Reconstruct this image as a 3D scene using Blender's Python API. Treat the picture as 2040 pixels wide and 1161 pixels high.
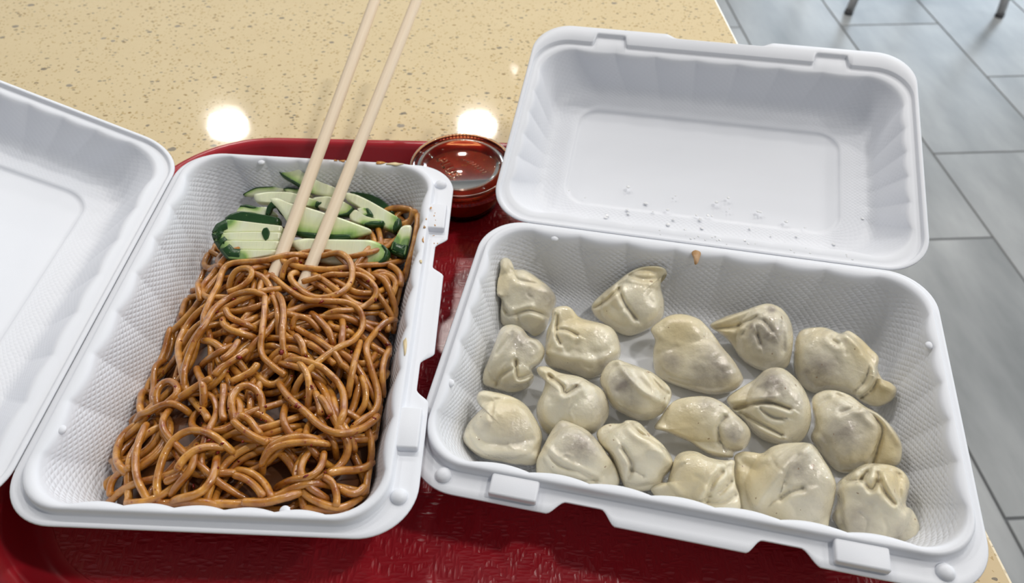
import bpy, bmesh, math, random
import numpy as np
from mathutils import Matrix, Vector

for o in list(bpy.data.objects): bpy.data.objects.remove(o)
SC = bpy.context.scene
COL = SC.collection
W_, H_ = 2040, 1161

# ------------------------------------------------------------------ camera
ZO = 0.797                      # the container rims lie this high above the room floor
FPX, PITCH, ROLL, CAMH = 1412.4, 0.8533, 0.0225, 0.2688
TABLE_Z = -0.047 + ZO
TRAY_Z = -0.0435 + ZO
c_, s_ = math.cos(PITCH), math.sin(PITCH)
FW = np.array([0, c_, -s_]); UP0 = np.array([0, s_, c_]); RT0 = np.array([1., 0, 0])
RT = math.cos(ROLL) * RT0 + math.sin(ROLL) * UP0
UP = -math.sin(ROLL) * RT0 + math.cos(ROLL) * UP0
CAM = np.array([0, 0, CAMH + ZO])
cam = bpy.data.cameras.new('camera'); co = bpy.data.objects.new('camera', cam); COL.objects.link(co)
cam.sensor_width = 36; cam.sensor_fit = 'HORIZONTAL'; cam.lens = FPX / W_ * 36
cam.clip_start = .01; cam.clip_end = 60
M = Matrix.Identity(4)
for i in range(3):
    M[i][0] = RT[i]; M[i][1] = UP[i]; M[i][2] = -FW[i]; M[i][3] = CAM[i]
co.matrix_world = M
cam.dof.use_dof = True; cam.dof.focus_distance = .335; cam.dof.aperture_fstop = 13
SC.camera = co

# ------------------------------------------------------------------ light
SC.view_settings.view_transform = 'Standard'; SC.view_settings.look = 'None'
SC.view_settings.gamma = 1; SC.view_settings.use_curve_mapping = False
SC.view_settings.exposure = -.41
wd = bpy.data.worlds.new('world'); SC.world = wd; wd.use_nodes = True
bg = wd.node_tree.nodes['Background']
bg.inputs[0].default_value = (.93, .96, 1, 1); bg.inputs[1].default_value = .31

def area(name, loc, target, sx, sy, power, col, shape='DISK'):
    l = bpy.data.lights.new(name, 'AREA'); l.shape = shape; l.size = sx
    if shape in ('RECTANGLE', 'ELLIPSE'): l.size_y = sy
    l.energy = power; l.color = col
    o = bpy.data.objects.new(name, l); COL.objects.link(o); o.location = loc
    d = Vector(target) - Vector(loc)
    o.rotation_euler = d.to_track_quat('-Z', 'Y').to_euler()
    return o
CEIL = TABLE_Z + 2.1
# round ceiling downlights; two of them mirror in the polished table
for (x, y, p) in [(-1.62, 3.3, 20), (-.22, 3.34, 20), (1.2, 3.3, 20), (2.6, 3.3, 20),
               (-1.6, 1.8, 20), (-.2, 1.8, 20), (1.2, 1.8, 20), (2.6, 1.8, 20), (2.6, .3, 20), (1.2, .3, 20)]:
    area('ceiling_downlight', (x, y, CEIL), (x, y, 0), .19, .19, p, (1, .965, .91))
area('ceiling_spotlight', (-.02, 3.93, CEIL), (-.02, 3.93, 0), .022, .022, .12, (1, .98, .95))
# daylight through the shop front: far wall and side wall
area('window_daylight', (3.6, 5.5, 1.45), (3.6, 0, 1.45), 3.6, 2.5, 150, (.72, .86, 1), 'RECTANGLE')
area('window_daylight', (4.4, 1.9, 1.6), (0, 1.9, 1.6), 3.0, 2.1, 60, (.78, .89, 1), 'RECTANGLE')

# ------------------------------------------------------------------ helpers
def ray(px):
    px = np.atleast_2d(np.asarray(px, float))
    return ((px[:, :1] - W_ / 2) / FPX) * RT + (-(px[:, 1:] - H_ / 2) / FPX) * UP + FW
def bp(px, point, n):
    r = ray(px); n = np.asarray(n, float)
    t = ((np.asarray(point) - CAM) @ n) / (r @ n)
    return CAM + t[:, None] * r
def bpz(px, z): return bp(px, (0, 0, z), (0, 0, 1))
def frame2(x, y, z, th, a, b):
    u = np.array([math.cos(th) * math.cos(a), math.sin(th) * math.cos(a), math.sin(a)])
    v0 = np.array([math.sin(th) * math.cos(b), -math.cos(th) * math.cos(b), math.sin(b)])
    n = np.cross(v0, u); n /= np.linalg.norm(n); v = np.cross(u, n)
    return np.array([x, y, z + ZO]), u, v, n
def nrm(v): v = np.asarray(v, float); return v / np.linalg.norm(v)

def mesh(name, verts, faces, mat=None, parent=None, smooth=True, uv=None, attrs=None):
    me = bpy.data.meshes.new(name)
    me.from_pydata([tuple(map(float, v)) for v in verts], [], [tuple(map(int, f)) for f in faces])
    if smooth: me.polygons.foreach_set('use_smooth', [True] * len(me.polygons))
    if uv is not None:
        l = me.uv_layers.new(name='UVMap'); l.data.foreach_set('uv', np.asarray(uv, np.float32).ravel())
    if attrs:
        for k, a in attrs.items():
            at = me.attributes.new(k, 'FLOAT', 'POINT'); at.data.foreach_set('value', np.asarray(a, np.float32).ravel())
    me.update()
    if mat: me.materials.append(mat)
    o = bpy.data.objects.new(name, me); COL.objects.link(o)
    if parent: o.parent = parent
    return o
def bm_obj(name, bm, mat, parent=None, smooth=True):
    me = bpy.data.meshes.new(name); bm.to_mesh(me); bm.free()
    if smooth: me.polygons.foreach_set('use_smooth', [True] * len(me.polygons))
    me.materials.append(mat)
    o = bpy.data.objects.new(name, me); COL.objects.link(o)
    if parent: o.parent = parent
    return o
def box(name, lo, hi, mat, parent=None, bev=0, seg=2, smooth=False):
    bm = bmesh.new(); bmesh.ops.create_cube(bm, size=1)
    for v in bm.verts:
        for k in range(3): v.co[k] = lo[k] + (v.co[k] + .5) * (hi[k] - lo[k])
    if bev: bmesh.ops.bevel(bm, geom=bm.edges[:], offset=bev, segments=seg, affect='EDGES', profile=.5)
    return bm_obj(name, bm, mat, parent, smooth)
def tag(o, label, cat, group=None, kind=None):
    if label: o['label'] = label
    if cat: o['category'] = cat
    if group: o['group'] = group
    if kind: o['kind'] = kind
    return o
def empty(name, mat4=None, loc=None):
    o = bpy.data.objects.new(name, None); o.empty_display_size = .02; COL.objects.link(o)
    if mat4 is not None: o.matrix_world = mat4
    if loc is not None: o.location = loc
    return o
def catmull(p, n, closed=False):
    p = np.asarray(p, float); m = len(p); out = []
    segs = m if closed else m - 1
    for i in range(segs):
        if closed: a, b, c, d = p[(i - 1) % m], p[i], p[(i + 1) % m], p[(i + 2) % m]
        else: a, b, c, d = p[max(i - 1, 0)], p[i], p[i + 1], p[min(i + 2, m - 1)]
        for t in np.linspace(0, 1, n, endpoint=False):
            out.append(.5 * (2 * b + (c - a) * t + (2 * a - 5 * b + 4 * c - d) * t * t + (3 * b - a - 3 * c + d) * t ** 3))
    if not closed: out.append(p[-1])
    return np.array(out)
def resample(p, step=None, n=None, closed=False):
    p = np.asarray(p, float)
    if closed: p = np.vstack([p, p[:1]])
    s = np.concatenate([[0], np.cumsum(np.linalg.norm(np.diff(p, axis=0), axis=1))])
    if n is None: n = max(2, int(s[-1] / step) + 1)
    t = np.linspace(0, s[-1], n, endpoint=not closed)
    return np.stack([np.interp(t, s, p[:, k]) for k in range(p.shape[1])], 1)
def tube(path, rad, sides=8, cap=True):
    path = np.asarray(path, float); n = len(path)
    rad = np.broadcast_to(np.asarray(rad, float), (n,))
    tan = np.gradient(path, axis=0); tan /= np.linalg.norm(tan, axis=1)[:, None] + 1e-12
    up = np.array([.13, .21, .97]); V = []; F = []
    for i in range(n):
        a = up - (up @ tan[i]) * tan[i]
        a = nrm(a) if np.linalg.norm(a) > 1e-3 else nrm(np.cross(tan[i], (1, 0, 0)))
        b = np.cross(tan[i], a); up = a
        for k in range(sides):
            w = 2 * math.pi * k / sides
            V.append(path[i] + rad[i] * (math.cos(w) * a + math.sin(w) * b))
    for i in range(n - 1):
        for k in range(sides):
            k2 = (k + 1) % sides
            F.append((i * sides + k, i * sides + k2, (i + 1) * sides + k2, (i + 1) * sides + k))
    if cap:
        F.append(tuple(range(sides - 1, -1, -1))); F.append(tuple((n - 1) * sides + k for k in range(sides)))
    return V, F

# ------------------------------------------------------------------ materials
class N:
    """small node-graph helper"""
    def __init__(s, name):
        s.m = bpy.data.materials.new(name); s.m.use_nodes = True; s.t = s.m.node_tree
        s.b = s.t.nodes['Principled BSDF']
    def n(s, ty, **kw):
        x = s.t.nodes.new(ty)
        for k, v in kw.items(): setattr(x, k, v)
        return x
    def l(s, a, b): s.t.links.new(a, b)
    def put(s, sock, v):
        if isinstance(v, bpy.types.NodeSocket): s.l(v, sock)
        else: sock.default_value = v
    def set(s, **kw):
        for k, v in kw.items(): s.put(s.b.inputs[k.replace('_', ' ')], v)
    def math(s, op, a, b=None, c=None, clamp=False):
        x = s.n('ShaderNodeMath', operation=op, use_clamp=clamp); s.put(x.inputs[0], a)
        if b is not None: s.put(x.inputs[1], b)
        if c is not None: s.put(x.inputs[2], c)
        return x.outputs[0]
    def mix(s, f, a, b, bt='MIX'):
        x = s.n('ShaderNodeMix', data_type='RGBA', blend_type=bt); s.put(x.inputs[0], f)
        s.put(x.inputs[6], a); s.put(x.inputs[7], b); return x.outputs[2]
    def ramp(s, f, stops):
        x = s.n('ShaderNodeValToRGB'); e = x.color_ramp.elements
        while len(e) < len(stops): e.new(.5)
        for q, (p, c) in zip(e, stops): q.position = p; q.color = (*c, 1) if len(c) == 3 else c
        s.put(x.inputs[0], f); return x.outputs[0]
    def noise(s, scale, vec=None, detail=2, rough=.5, out=0):
        x = s.n('ShaderNodeTexNoise'); x.inputs['Scale'].default_value = scale
        x.inputs['Detail'].default_value = detail; x.inputs['Roughness'].default_value = rough
        if vec is not None: s.l(vec, x.inputs['Vector'])
        return x.outputs[out]
    def voro(s, scale, vec=None, feature='F1', rnd=1):
        x = s.n('ShaderNodeTexVoronoi', feature=feature); x.inputs['Scale'].default_value = scale
        x.inputs['Randomness'].default_value = rnd
        if vec is not None: s.l(vec, x.inputs['Vector'])
        return x
    def coord(s, which='Object'): return s.n('ShaderNodeTexCoord').outputs[which]
    def mapping(s, vec, scale=(1, 1, 1), rot=(0, 0, 0)):
        x = s.n('ShaderNodeMapping'); s.l(vec, x.inputs[0]); x.inputs['Scale'].default_value = scale
        x.inputs['Rotation'].default_value = rot; return x.outputs[0]
    def attr(s, name): return s.n('ShaderNodeAttribute', attribute_name=name).outputs['Fac']
    def bump(s, h, strength=.3, dist=.001, normal=None):
        x = s.n('ShaderNodeBump'); x.inputs['Strength'].default_value = strength; x.inputs['Distance'].default_value = dist
        s.put(x.inputs['Height'], h)
        if normal is not None: s.l(normal, x.inputs['Normal'])
        return x.outputs[0]
def sepxyz(g, v):
    x = g.n('ShaderNodeSeparateXYZ'); g.l(v, x.inputs[0]); return x.outputs

def m_paper():
    g = N('moulded_pulp_white'); uv = sepxyz(g, g.coord('UV'))
    a = g.math('DIVIDE', uv[0], .0042); b = g.math('DIVIDE', uv[1], .0029)
    p1 = g.math('SINE', g.math('MULTIPLY', g.math('ADD', a, b), math.pi))
    p2 = g.math('SINE', g.math('MULTIPLY', g.math('SUBTRACT', a, b), math.pi))
    h = g.math('MULTIPLY', g.math('ABSOLUTE', g.math('MULTIPLY', p1, p2)), g.attr('emb'))
    nz = g.noise(2200, g.coord(), 2)
    bn = g.bump(h, .7, .00045)
    bn = g.bump(nz, .12, .0002, bn)
    tint = g.mix(g.noise(9, g.coord(), 2), (.765, .785, .835, 1), (.795, .812, .862, 1))
    g.set(Base_Color=tint, Roughness=.42, Normal=bn, Specular_IOR_Level=.35)
    return g.m
def m_plain(name, col, rough=.5, **kw):
    g = N(name); g.set(Base_Color=(*col, 1), Roughness=rough, **kw); return g.m
def m_tray():
    g = N('red_tray_plastic'); o = g.coord(); e = g.attr('emb')
    v1 = g.voro(620, g.mapping(o, (1, .30, 1), (0, 0, .75))).outputs['Distance']
    v2 = g.voro(620, g.mapping(o, (.30, 1, 1), (0, 0, .75))).outputs['Distance']
    sel = g.math('GREATER_THAN', g.noise(160, o, 1), .5)
    mx = g.n('ShaderNodeMix'); g.put(mx.inputs[0], sel); g.l(v1, mx.inputs[2]); g.l(v2, mx.inputs[3])
    h = g.math('MULTIPLY', mx.outputs[0], e)
    bn = g.bump(h, .8, .0007)
    bn = g.bump(g.noise(900, o, 2), .04, .0004, bn)
    col = g.mix(g.noise(14, o, 3), (.37, .009, .018, 1), (.43, .012, .024, 1))
    g.set(Base_Color=col, Roughness=g.math('MULTIPLY_ADD', e, .06, .24), Normal=bn, Specular_IOR_Level=.5, Coat_Weight=.35, Coat_Roughness=.2)
    return g.m
def m_quartz():
    g = N('cream_speckled_quartz'); o = g.coord()
    def chips(scale, thr, size, rot, sc=(1, 1, 1)):
        mp = g.mapping(o, sc, (0, 0, rot))
        dist = g.noise(420, o, 2, out=1)
        mp2 = g.n('ShaderNodeVectorMath', operation='MULTIPLY_ADD'); g.l(dist, mp2.inputs[0]); mp2.inputs[1].default_value = (.0022,) * 3; g.l(mp, mp2.inputs[2])
        v = g.voro(scale, mp2.outputs[0]); r = sepxyz(g, v.outputs['Color'])
        on = g.math('GREATER_THAN', r[0], thr)
        sz = g.math('MULTIPLY', r[1], size)
        return g.math('MULTIPLY', on, g.math('LESS_THAN', v.outputs['Distance'], sz)), r[2]
    base = g.mix(g.noise(24, o, 3), (.70, .555, .335, 1), (.76, .62, .39, 1))
    base = g.mix(g.math('MULTIPLY', g.noise(240, o, 3), .35), base, (.80, .70, .45, 1))
    f, r = chips(420, .40, .46, .3)
    base = g.mix(g.math('MULTIPLY', f, .6), base, g.ramp(r, [(0, (.36, .225, .06)), (.6, (.47, .32, .12)), (1, (.42, .38, .28))]))
    f, r = chips(230, .58, .40, 1.1, (1, 1.6, 1))
    base = g.mix(g.math('MULTIPLY', f, .8), base, g.ramp(r, [(0, (.17, .095, .025)), (.55, (.30, .18, .055)), (.8, (.22, .20, .16)), (1, (.12, .125, .14))]))
    f, r = chips(95, .86, .3, .6, (1, 1.4, 1))
    base = g.mix(g.math('MULTIPLY', f, .75), base, g.ramp(r, [(0, (.10, .09, .08)), (.5, (.26, .25, .24)), (1, (.82, .80, .74))]))
    g.set(Base_Color=base, Roughness=.055, Specular_IOR_Level=.45,
          Normal=g.bump(g.noise(60, o, 2), .02, .002))
    return g.m
def m_tile():
    g = N('grey_stone_tile'); o = g.coord('Object'); info = g.n('ShaderNodeObjectInfo')
    off = g.n('ShaderNodeVectorMath', operation='ADD'); g.l(o, off.inputs[0])
    rv = g.n('ShaderNodeVectorMath', operation='SCALE'); rv.inputs[0].default_value = (7, 13, 3); g.l(info.outputs['Random'], rv.inputs['Scale']); g.l(rv.outputs[0], off.inputs[1])
    v = g.mapping(off.outputs[0], (7, 2.2, 4), (0, 0, .35))
    cl = g.noise(1.2, v, 5, .55)
    col = g.ramp(cl, [(.25, (.15, .16, .165)), (.5, (.235, .245, .25)), (.75, (.34, .35, .355))])
    g.set(Base_Color=col, Roughness=.33, Specular_IOR_Level=.5)
    return g.m
def m_noodle():
    g = N('sauced_noodle'); o = g.coord()
    info = g.n('ShaderNodeObjectInfo').outputs['Random']
    a = g.mix(info, (.50, .205, .024, 1), (.70, .33, .055, 1))
    col = g.mix(g.ramp(g.noise(150, o, 3), [(.35, (0, 0, 0)), (.7, (1, 1, 1))]), a, (.32, .095, .008, 1))
    col = g.mix(g.math('MULTIPLY', g.math('GREATER_THAN', g.noise(520, o, 1), .70), .7), col, (.26, .03, .008, 1))
    bn = g.bump(g.noise(300, o, 3, .55), .3, .0012); cn = g.bump(g.noise(1000, o, 2, .6), .25, .0007, bn)
    g.set(Base_Color=col, Roughness=.32, Normal=bn, Specular_IOR_Level=.5, Coat_Weight=1.0, Coat_Roughness=.05, Coat_Normal=cn,
          Subsurface_Weight=.06, Subsurface_Radius=(.003, .0012, .0004), Subsurface_Scale=1.0)
    return g.m
def m_dumpling():
    g = N('boiled_dumpling_dough'); o = g.coord()
    fill = g.attr('fill'); thin = g.attr('thin'); fold = g.attr('fold')
    base = g.mix(g.noise(70, o, 3), (.76, .70, .52, 1), (.86, .805, .65, 1))
    base = g.mix(thin, base, (.70, .585, .335, 1))
    n = g.ramp(g.noise(130, o, 4, .6), [(.35, (0, 0, 0)), (.68, (1, 1, 1))])
    f = g.math('MULTIPLY', fill, g.math('MULTIPLY_ADD', n, .75, .6), clamp=True)
    base = g.mix(f, base, (.33, .285, .24, 1))
    dot = g.math('MULTIPLY', g.math('GREATER_THAN', g.noise(330, o, 1), .77), .7)
    base = g.mix(dot, base, (.30, .18, .10, 1))
    bn = g.bump(g.noise(120, o, 3), .3, .003)
    bn = g.bump(g.noise(420, o, 3, .6), .22, .001, bn); cn = g.bump(g.noise(800, o, 2, .6), .3, .0008, bn)
    g.set(Base_Color=base, Roughness=.34, Normal=bn, Specular_IOR_Level=.4, Coat_Weight=1.0, Coat_Roughness=.06, Coat_Normal=cn,
          Subsurface_Weight=.16, Subsurface_Radius=(.004, .003, .0016), Subsurface_Scale=1.0)
    return g.m
def m_flesh():
    g = N('cucumber_flesh'); o = g.coord(); d = g.attr('skin_d')
    col = g.ramp(d, [(0, (.10, .27, .03)), (.10, (.30, .50, .10)), (.32, (.70, .78, .42)), (.7, (.83, .87, .66)), (1, (.84, .86, .62))])
    st = g.noise(1, g.mapping(o, (700, 60, 60)), 2)
    col = g.mix(g.math('MULTIPLY', st, .35), col, (.74, .78, .55, 1))
    g.set(Base_Color=col, Roughness=.22, Specular_IOR_Level=.5, Normal=g.bump(st, .25, .0006),
          Subsurface_Weight=.2, Subsurface_Radius=(.003, .004, .0015), Subsurface_Scale=1.0)
    return g.m
def m_skin():
    g = N('cucumber_skin'); o = g.coord()
    col = g.mix(g.noise(120, o, 3), (.008, .035, .010, 1), (.022, .085, .018, 1))
    col = g.mix(g.math('MULTIPLY', g.math('GREATER_THAN', g.noise(500, o, 1), .72), .5), col, (.25, .33, .15, 1))
    g.set(Base_Color=col, Roughness=.28, Normal=g.bump(g.noise(300, o, 2), .3, .0008)); return g.m
def m_wood():
    g = N('pale_chopstick_wood'); o = g.coord()
    st = g.noise(1, g.mapping(o, (900, 900, 20)), 3)
    col = g.mix(st, (.72, .56, .39, 1), (.86, .73, .56, 1))
    g.set(Base_Color=col, Roughness=.5, Normal=g.bump(st, .15, .0004), Specular_IOR_Level=.3); return g.m
def m_sauce():
    g = N('dark_red_chili_oil'); o = g.coord()
    v = g.voro(520, o); r = sepxyz(g, v.outputs['Color'])
    seed = g.math('MULTIPLY', g.math('GREATER_THAN', r[0], .72), g.math('LESS_THAN', v.outputs['Distance'], .4))
    col = g.mix(g.noise(90, o, 4), (.20, .016, .010, 1), (.55, .05, .022, 1))
    col = g.mix(seed, col, g.ramp(r[1], [(0, (.35, .02, .008)), (.6, (.25, .03, .01)), (1, (.5, .22, .04))]))
    g.set(Base_Color=col, Roughness=.3, Specular_IOR_Level=.3); return g.m
PAPER = m_paper(); TRAY = m_tray(); QUARTZ = m_quartz(); TILE = m_tile()
NOODLE = m_noodle(); DOUGH = m_dumpling(); FLESH = m_flesh(); SKIN = m_skin(); WOOD = m_wood(); SAUCE = m_sauce()
GROUT = m_plain('dark_grey_grout', (.10, .105, .11), .8)
CHROME = m_plain('brushed_chair_metal', (.72, .72, .73), .35, Metallic=.85)
DARKMETAL = m_plain('black_table_base_metal', (.02, .02, .02), .5)
SEATM = m_plain('dark_grey_chair_seat', (.05, .05, .055), .5)
CLEAR = m_plain('clear_amber_plastic', (.97, .70, .36), .06, Transmission_Weight=1.0, IOR=1.2)
CLEARLID = m_plain('clear_red_tinted_lid', (.97, .66, .50), .05, Transmission_Weight=1.0, IOR=1.18)
CHILI = m_plain('red_chili_flake', (.22, .008, .006), .2, Coat_Weight=.6)
STAIN = m_plain('orange_sauce_stain', (.62, .29, .06), .3)
BROWNSTAIN = m_plain('brown_broth_stain', (.42, .24, .10), .35)
WATER = m_plain('water_droplet', (.80, .81, .83), .04, Specular_IOR_Level=.8)
BED = m_plain('dark_sauce_between_noodles', (.10, .032, .006), .45)

# ------------------------------------------------------------------ room floor with tiles
RZ = math.atan(.079)                                    # tiles and table share this bearing
fl = box('floor', (-8, -6, -.05), (4.6, 5.7, -.002), GROUT); tag(fl, None, None, kind='structure')
TW, TL = .3055, .617
ax = np.array([math.cos(RZ), math.sin(RZ)]); ay = np.array([-math.sin(RZ), math.cos(RZ)])
ref = np.array([1.018, 1.406])                          # a corner where two joints meet
tile_me = None
for i in range(-7, 9):
    for j in range(-5, 5):
        sh = (i % 2) * .53 * TL
        cc = ref + ax * ((i + .5) * TW) + ay * ((j + .5) * TL + sh)
        if tile_me is None:
            t = box('tile', (-TW / 2 + .002, -TL / 2 + .002, -.012), (TW / 2 - .002, TL / 2 - .002, .0), TILE, fl, .0012, 1); tile_me = t.data
        else:
            t = bpy.data.objects.new('tile', tile_me); COL.objects.link(t); t.parent = fl
        t.location = (cc[0], cc[1], 0); t.rotation_euler = (0, 0, RZ)

WALL = m_plain('pale_wall_paint', (.62, .61, .58), .6)
for nm, lo, hi in (('wall_far', (-8, 5.6, 0), (4.6, 5.7, 3.1)), ('wall_right', (4.5, -6, 0), (4.6, 5.6, 3.1)), ('wall_left', (-8.1, -6, 0), (-8, 5.7, 3.1)), ('wall_near', (-8, -6.1, 0), (4.6, -6, 3.1))):
    tag(box(nm, lo, hi, WALL), None, None, kind='structure')

# ------------------------------------------------------------------ table
e = bpz([(1428, 0), (2015, 1150)], TABLE_Z)             # the table's edge beside the aisle
ed = nrm(e[0] - e[1]); er = np.array([ed[1], -ed[0], 0])
tc = e[1] * .4 + e[0] * .6
ang = math.atan2(-ed[0], ed[1])
tb = empty('table', loc=(tc[0] - er[0] * .6, tc[1] - er[1] * .6, 0)); tb.rotation_euler = (0, 0, ang)
tag(tb, 'cream quartz table top with brown and grey speckles under the red tray', 'table')
box('table_top', (-.6, -.62, TABLE_Z - .03), (.6, .62, TABLE_Z), QUARTZ, tb, .002, 2)
bm = bmesh.new(); bmesh.ops.create_cone(bm, cap_ends=True, segments=32, radius1=.045, radius2=.045, depth=TABLE_Z - .05)
bmesh.ops.translate(bm, verts=bm.verts, vec=(0, 0, .02 + (TABLE_Z - .05) / 2)); bm_obj('column', bm, DARKMETAL, tb)
box('base_plate', (-.28, -.28, 0), (.28, .28, .02), DARKMETAL, tb, .004)

# ------------------------------------------------------------------ chair whose feet show on the floor
f1, f2 = bpz([(1690, 27), (1990, 33)], 0)
cm = (f1 + f2) / 2; cx = nrm(f2 - f1); cy = np.array([-cx[1], cx[0], 0]); half = np.linalg.norm(f2 - f1) / 2
ch = empty('chair', loc=tuple(cm)); ch.rotation_euler = (0, 0, math.atan2(cx[1], cx[0]))
tag(ch, 'chair with thin round metal legs standing on the grey tiled floor', 'chair')
for sx in (-1, 1):
    for yy, yt in ((0, .06), (.46, .40)):
        V, F = tube([(sx * half, yy, .006), (sx * (half * .9), yy * .6 + yt * .4, .2), (sx * half * .82, yt, .44)], .0125, 14); lg = mesh('leg', V, F, CHROME, ch)
        V, F = tube([(sx * half, yy, 0), (sx * half, yy, .012)], .0132, 14); mesh('foot_cap', V, F, SEATM, lg)
box('seat', (-.22, .01, .44), (.22, .44, .475), SEATM, ch, .012, 3, True)
box('backrest', (-.21, .44, .60), (.21, .46, .86), SEATM, ch, .008, 3, True)
for sx in (-1, 1):
    V, F = tube([(sx * .17, .42, .45), (sx * .17, .445, .6), (sx * .17, .455, .7)], .01, 10); mesh('back_post', V, F, CHROME, ch)

# ------------------------------------------------------------------ rounded-rectangle ring surfaces (tray, containers)
NL, NS, NA = 168, 104, 14
def rrect(uh, v0, v1, r):
    P = []; Nn = []; S = []; T = []
    def side(a, b, n, nin, sid):
        for k in range(n):
            t = k / n; P.append((a[0] + (b[0] - a[0]) * t, a[1] + (b[1] - a[1]) * t)); Nn.append(nin); S.append(sid); T.append(t)
    def arc(cx, cv, a0, sid):
        for k in range(NA):
            w = math.radians(a0 + 90 * k / NA)
            P.append((cx + r * math.cos(w), cv + r * math.sin(w))); Nn.append((-math.cos(w), -math.sin(w))); S.append(sid); T.append(k / NA)
    # front (v1) left to right, then round the right side, back, left; stored as (u, -v)
    side((-uh + r, -v1), (uh - r, -v1), NL, (0, 1), 0); arc(uh - r, -v1 + r, -90, 4)
    side((uh, -v1 + r), (uh, -v0 - r), NS, (-1, 0), 1); arc(uh - r, -v0 - r, 0, 5)
    side((uh - r, -v0), (-uh + r, -v0), NL, (0, -1), 2); arc(-uh + r, -v0 - r, 90, 6)
    side((-uh, -v0 - r), (-uh, -v1 + r), NS, (1, 0), 3); arc(-uh + r, -v1 + r, 180, 7)
    return np.array(P), np.array(Nn), np.array(S), np.array(T)
def ring_surface(rings, front_mod=None, flip=False):
    """rings: (uh, v0, v1, r, z, scallop, emboss); outer ring first"""
    V = []; E = []; prof = 0; last = None; vv = []
    for k, (uh, v0, v1, r, z, sc, em) in enumerate(rings):
        P, Nn, S, T = rrect(uh, v0, v1, r)
        off = np.zeros(len(P))
        if sc:
            for sid, kk in ((0, 7), (2, 7), (1, 5), (3, 5)):
                m = S == sid; off[m] = sc * (np.abs(np.sin(math.pi * kk * T[m])) ** .8 - .45)
            for sid in (4, 5, 6, 7):
                m = S == sid; off[m] = -sc * .45
        P = P + Nn * off[:, None]
        if front_mod:
            m = S == 0; P[m, 1] -= front_mod(k, P[m, 0])
        if last is not None: prof += math.hypot(last[0] - uh, last[1] - z)
        last = (uh, z); vv.append(prof)
        n = len(P); V.append(np.column_stack([P, np.full(n, z)])); E.append(np.full(n, em))
    n = len(V[0]); F = []; UV = []
    mid = V[len(V) // 3]; d = np.linalg.norm(np.diff(np.vstack([mid, mid[:1]]), axis=0), axis=1); al = np.concatenate([[0], np.cumsum(d)])
    for k in range(len(V) - 1):
        for i in range(n):
            j = (i + 1) % n
            f = [k * n + i, k * n + j, (k + 1) * n + j, (k + 1) * n + i]
            w = [(al[i], vv[k]), (al[i + 1], vv[k]), (al[i + 1], vv[k + 1]), (al[i], vv[k + 1])]
            if flip: f.reverse(); w.reverse()
            F.append(f); UV += w
    k = len(V) - 1; f = [k * n + i for i in range(n)]
    if flip: f.reverse()
    F.append(f); UV += [(0, 0)] * n
    return np.vstack(V), F, UV, np.concatenate(E)
def lerp_rings(a, b, n): return [tuple(a[i] + (b[i] - a[i]) * t for i in range(7)) for t in np.linspace(0, 1, n + 2)[1:-1]]

# ------------------------------------------------------------------ tray
TX0, TX1, TY0, TY1 = -.232, .2055, .0785, .3905
tcx, tcy = (TX0 + TX1) / 2, TY1
H = .0195; th = (TX1 - TX0) / 2; td = TY1 - TY0
def tr(inset, z, em=0, r=.072): return (th - inset, inset, td - inset, r - inset * .75, z, 0, em)
rings = [tr(.004, -H - .003), tr(.001, -H * .5), tr(0, -.004), tr(.0010, -.0014), tr(.003, 0), tr(.0058, -.0002), tr(.0076, -.0012), tr(.0088, -.0035), tr(.0112, -.010), tr(.0138, -H + .004), tr(.0158, -H + .001), tr(.0185, -H), tr(.020, -H, .0), tr(.0204, -H, 1), tr(.05, -H, 1)]
V, F, UV, E = ring_surface(rings)
tray = mesh('serving_tray', V, F, TRAY, None, True, UV, {'emb': E}); tray.location = (tcx, tcy, TRAY_Z + H)
md = tray.modifiers.new('thickness', 'SOLIDIFY'); md.thickness = .0025; md.offset = -1
tag(tray, 'glossy red plastic serving tray with textured floor and rounded rim', 'tray')

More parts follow.
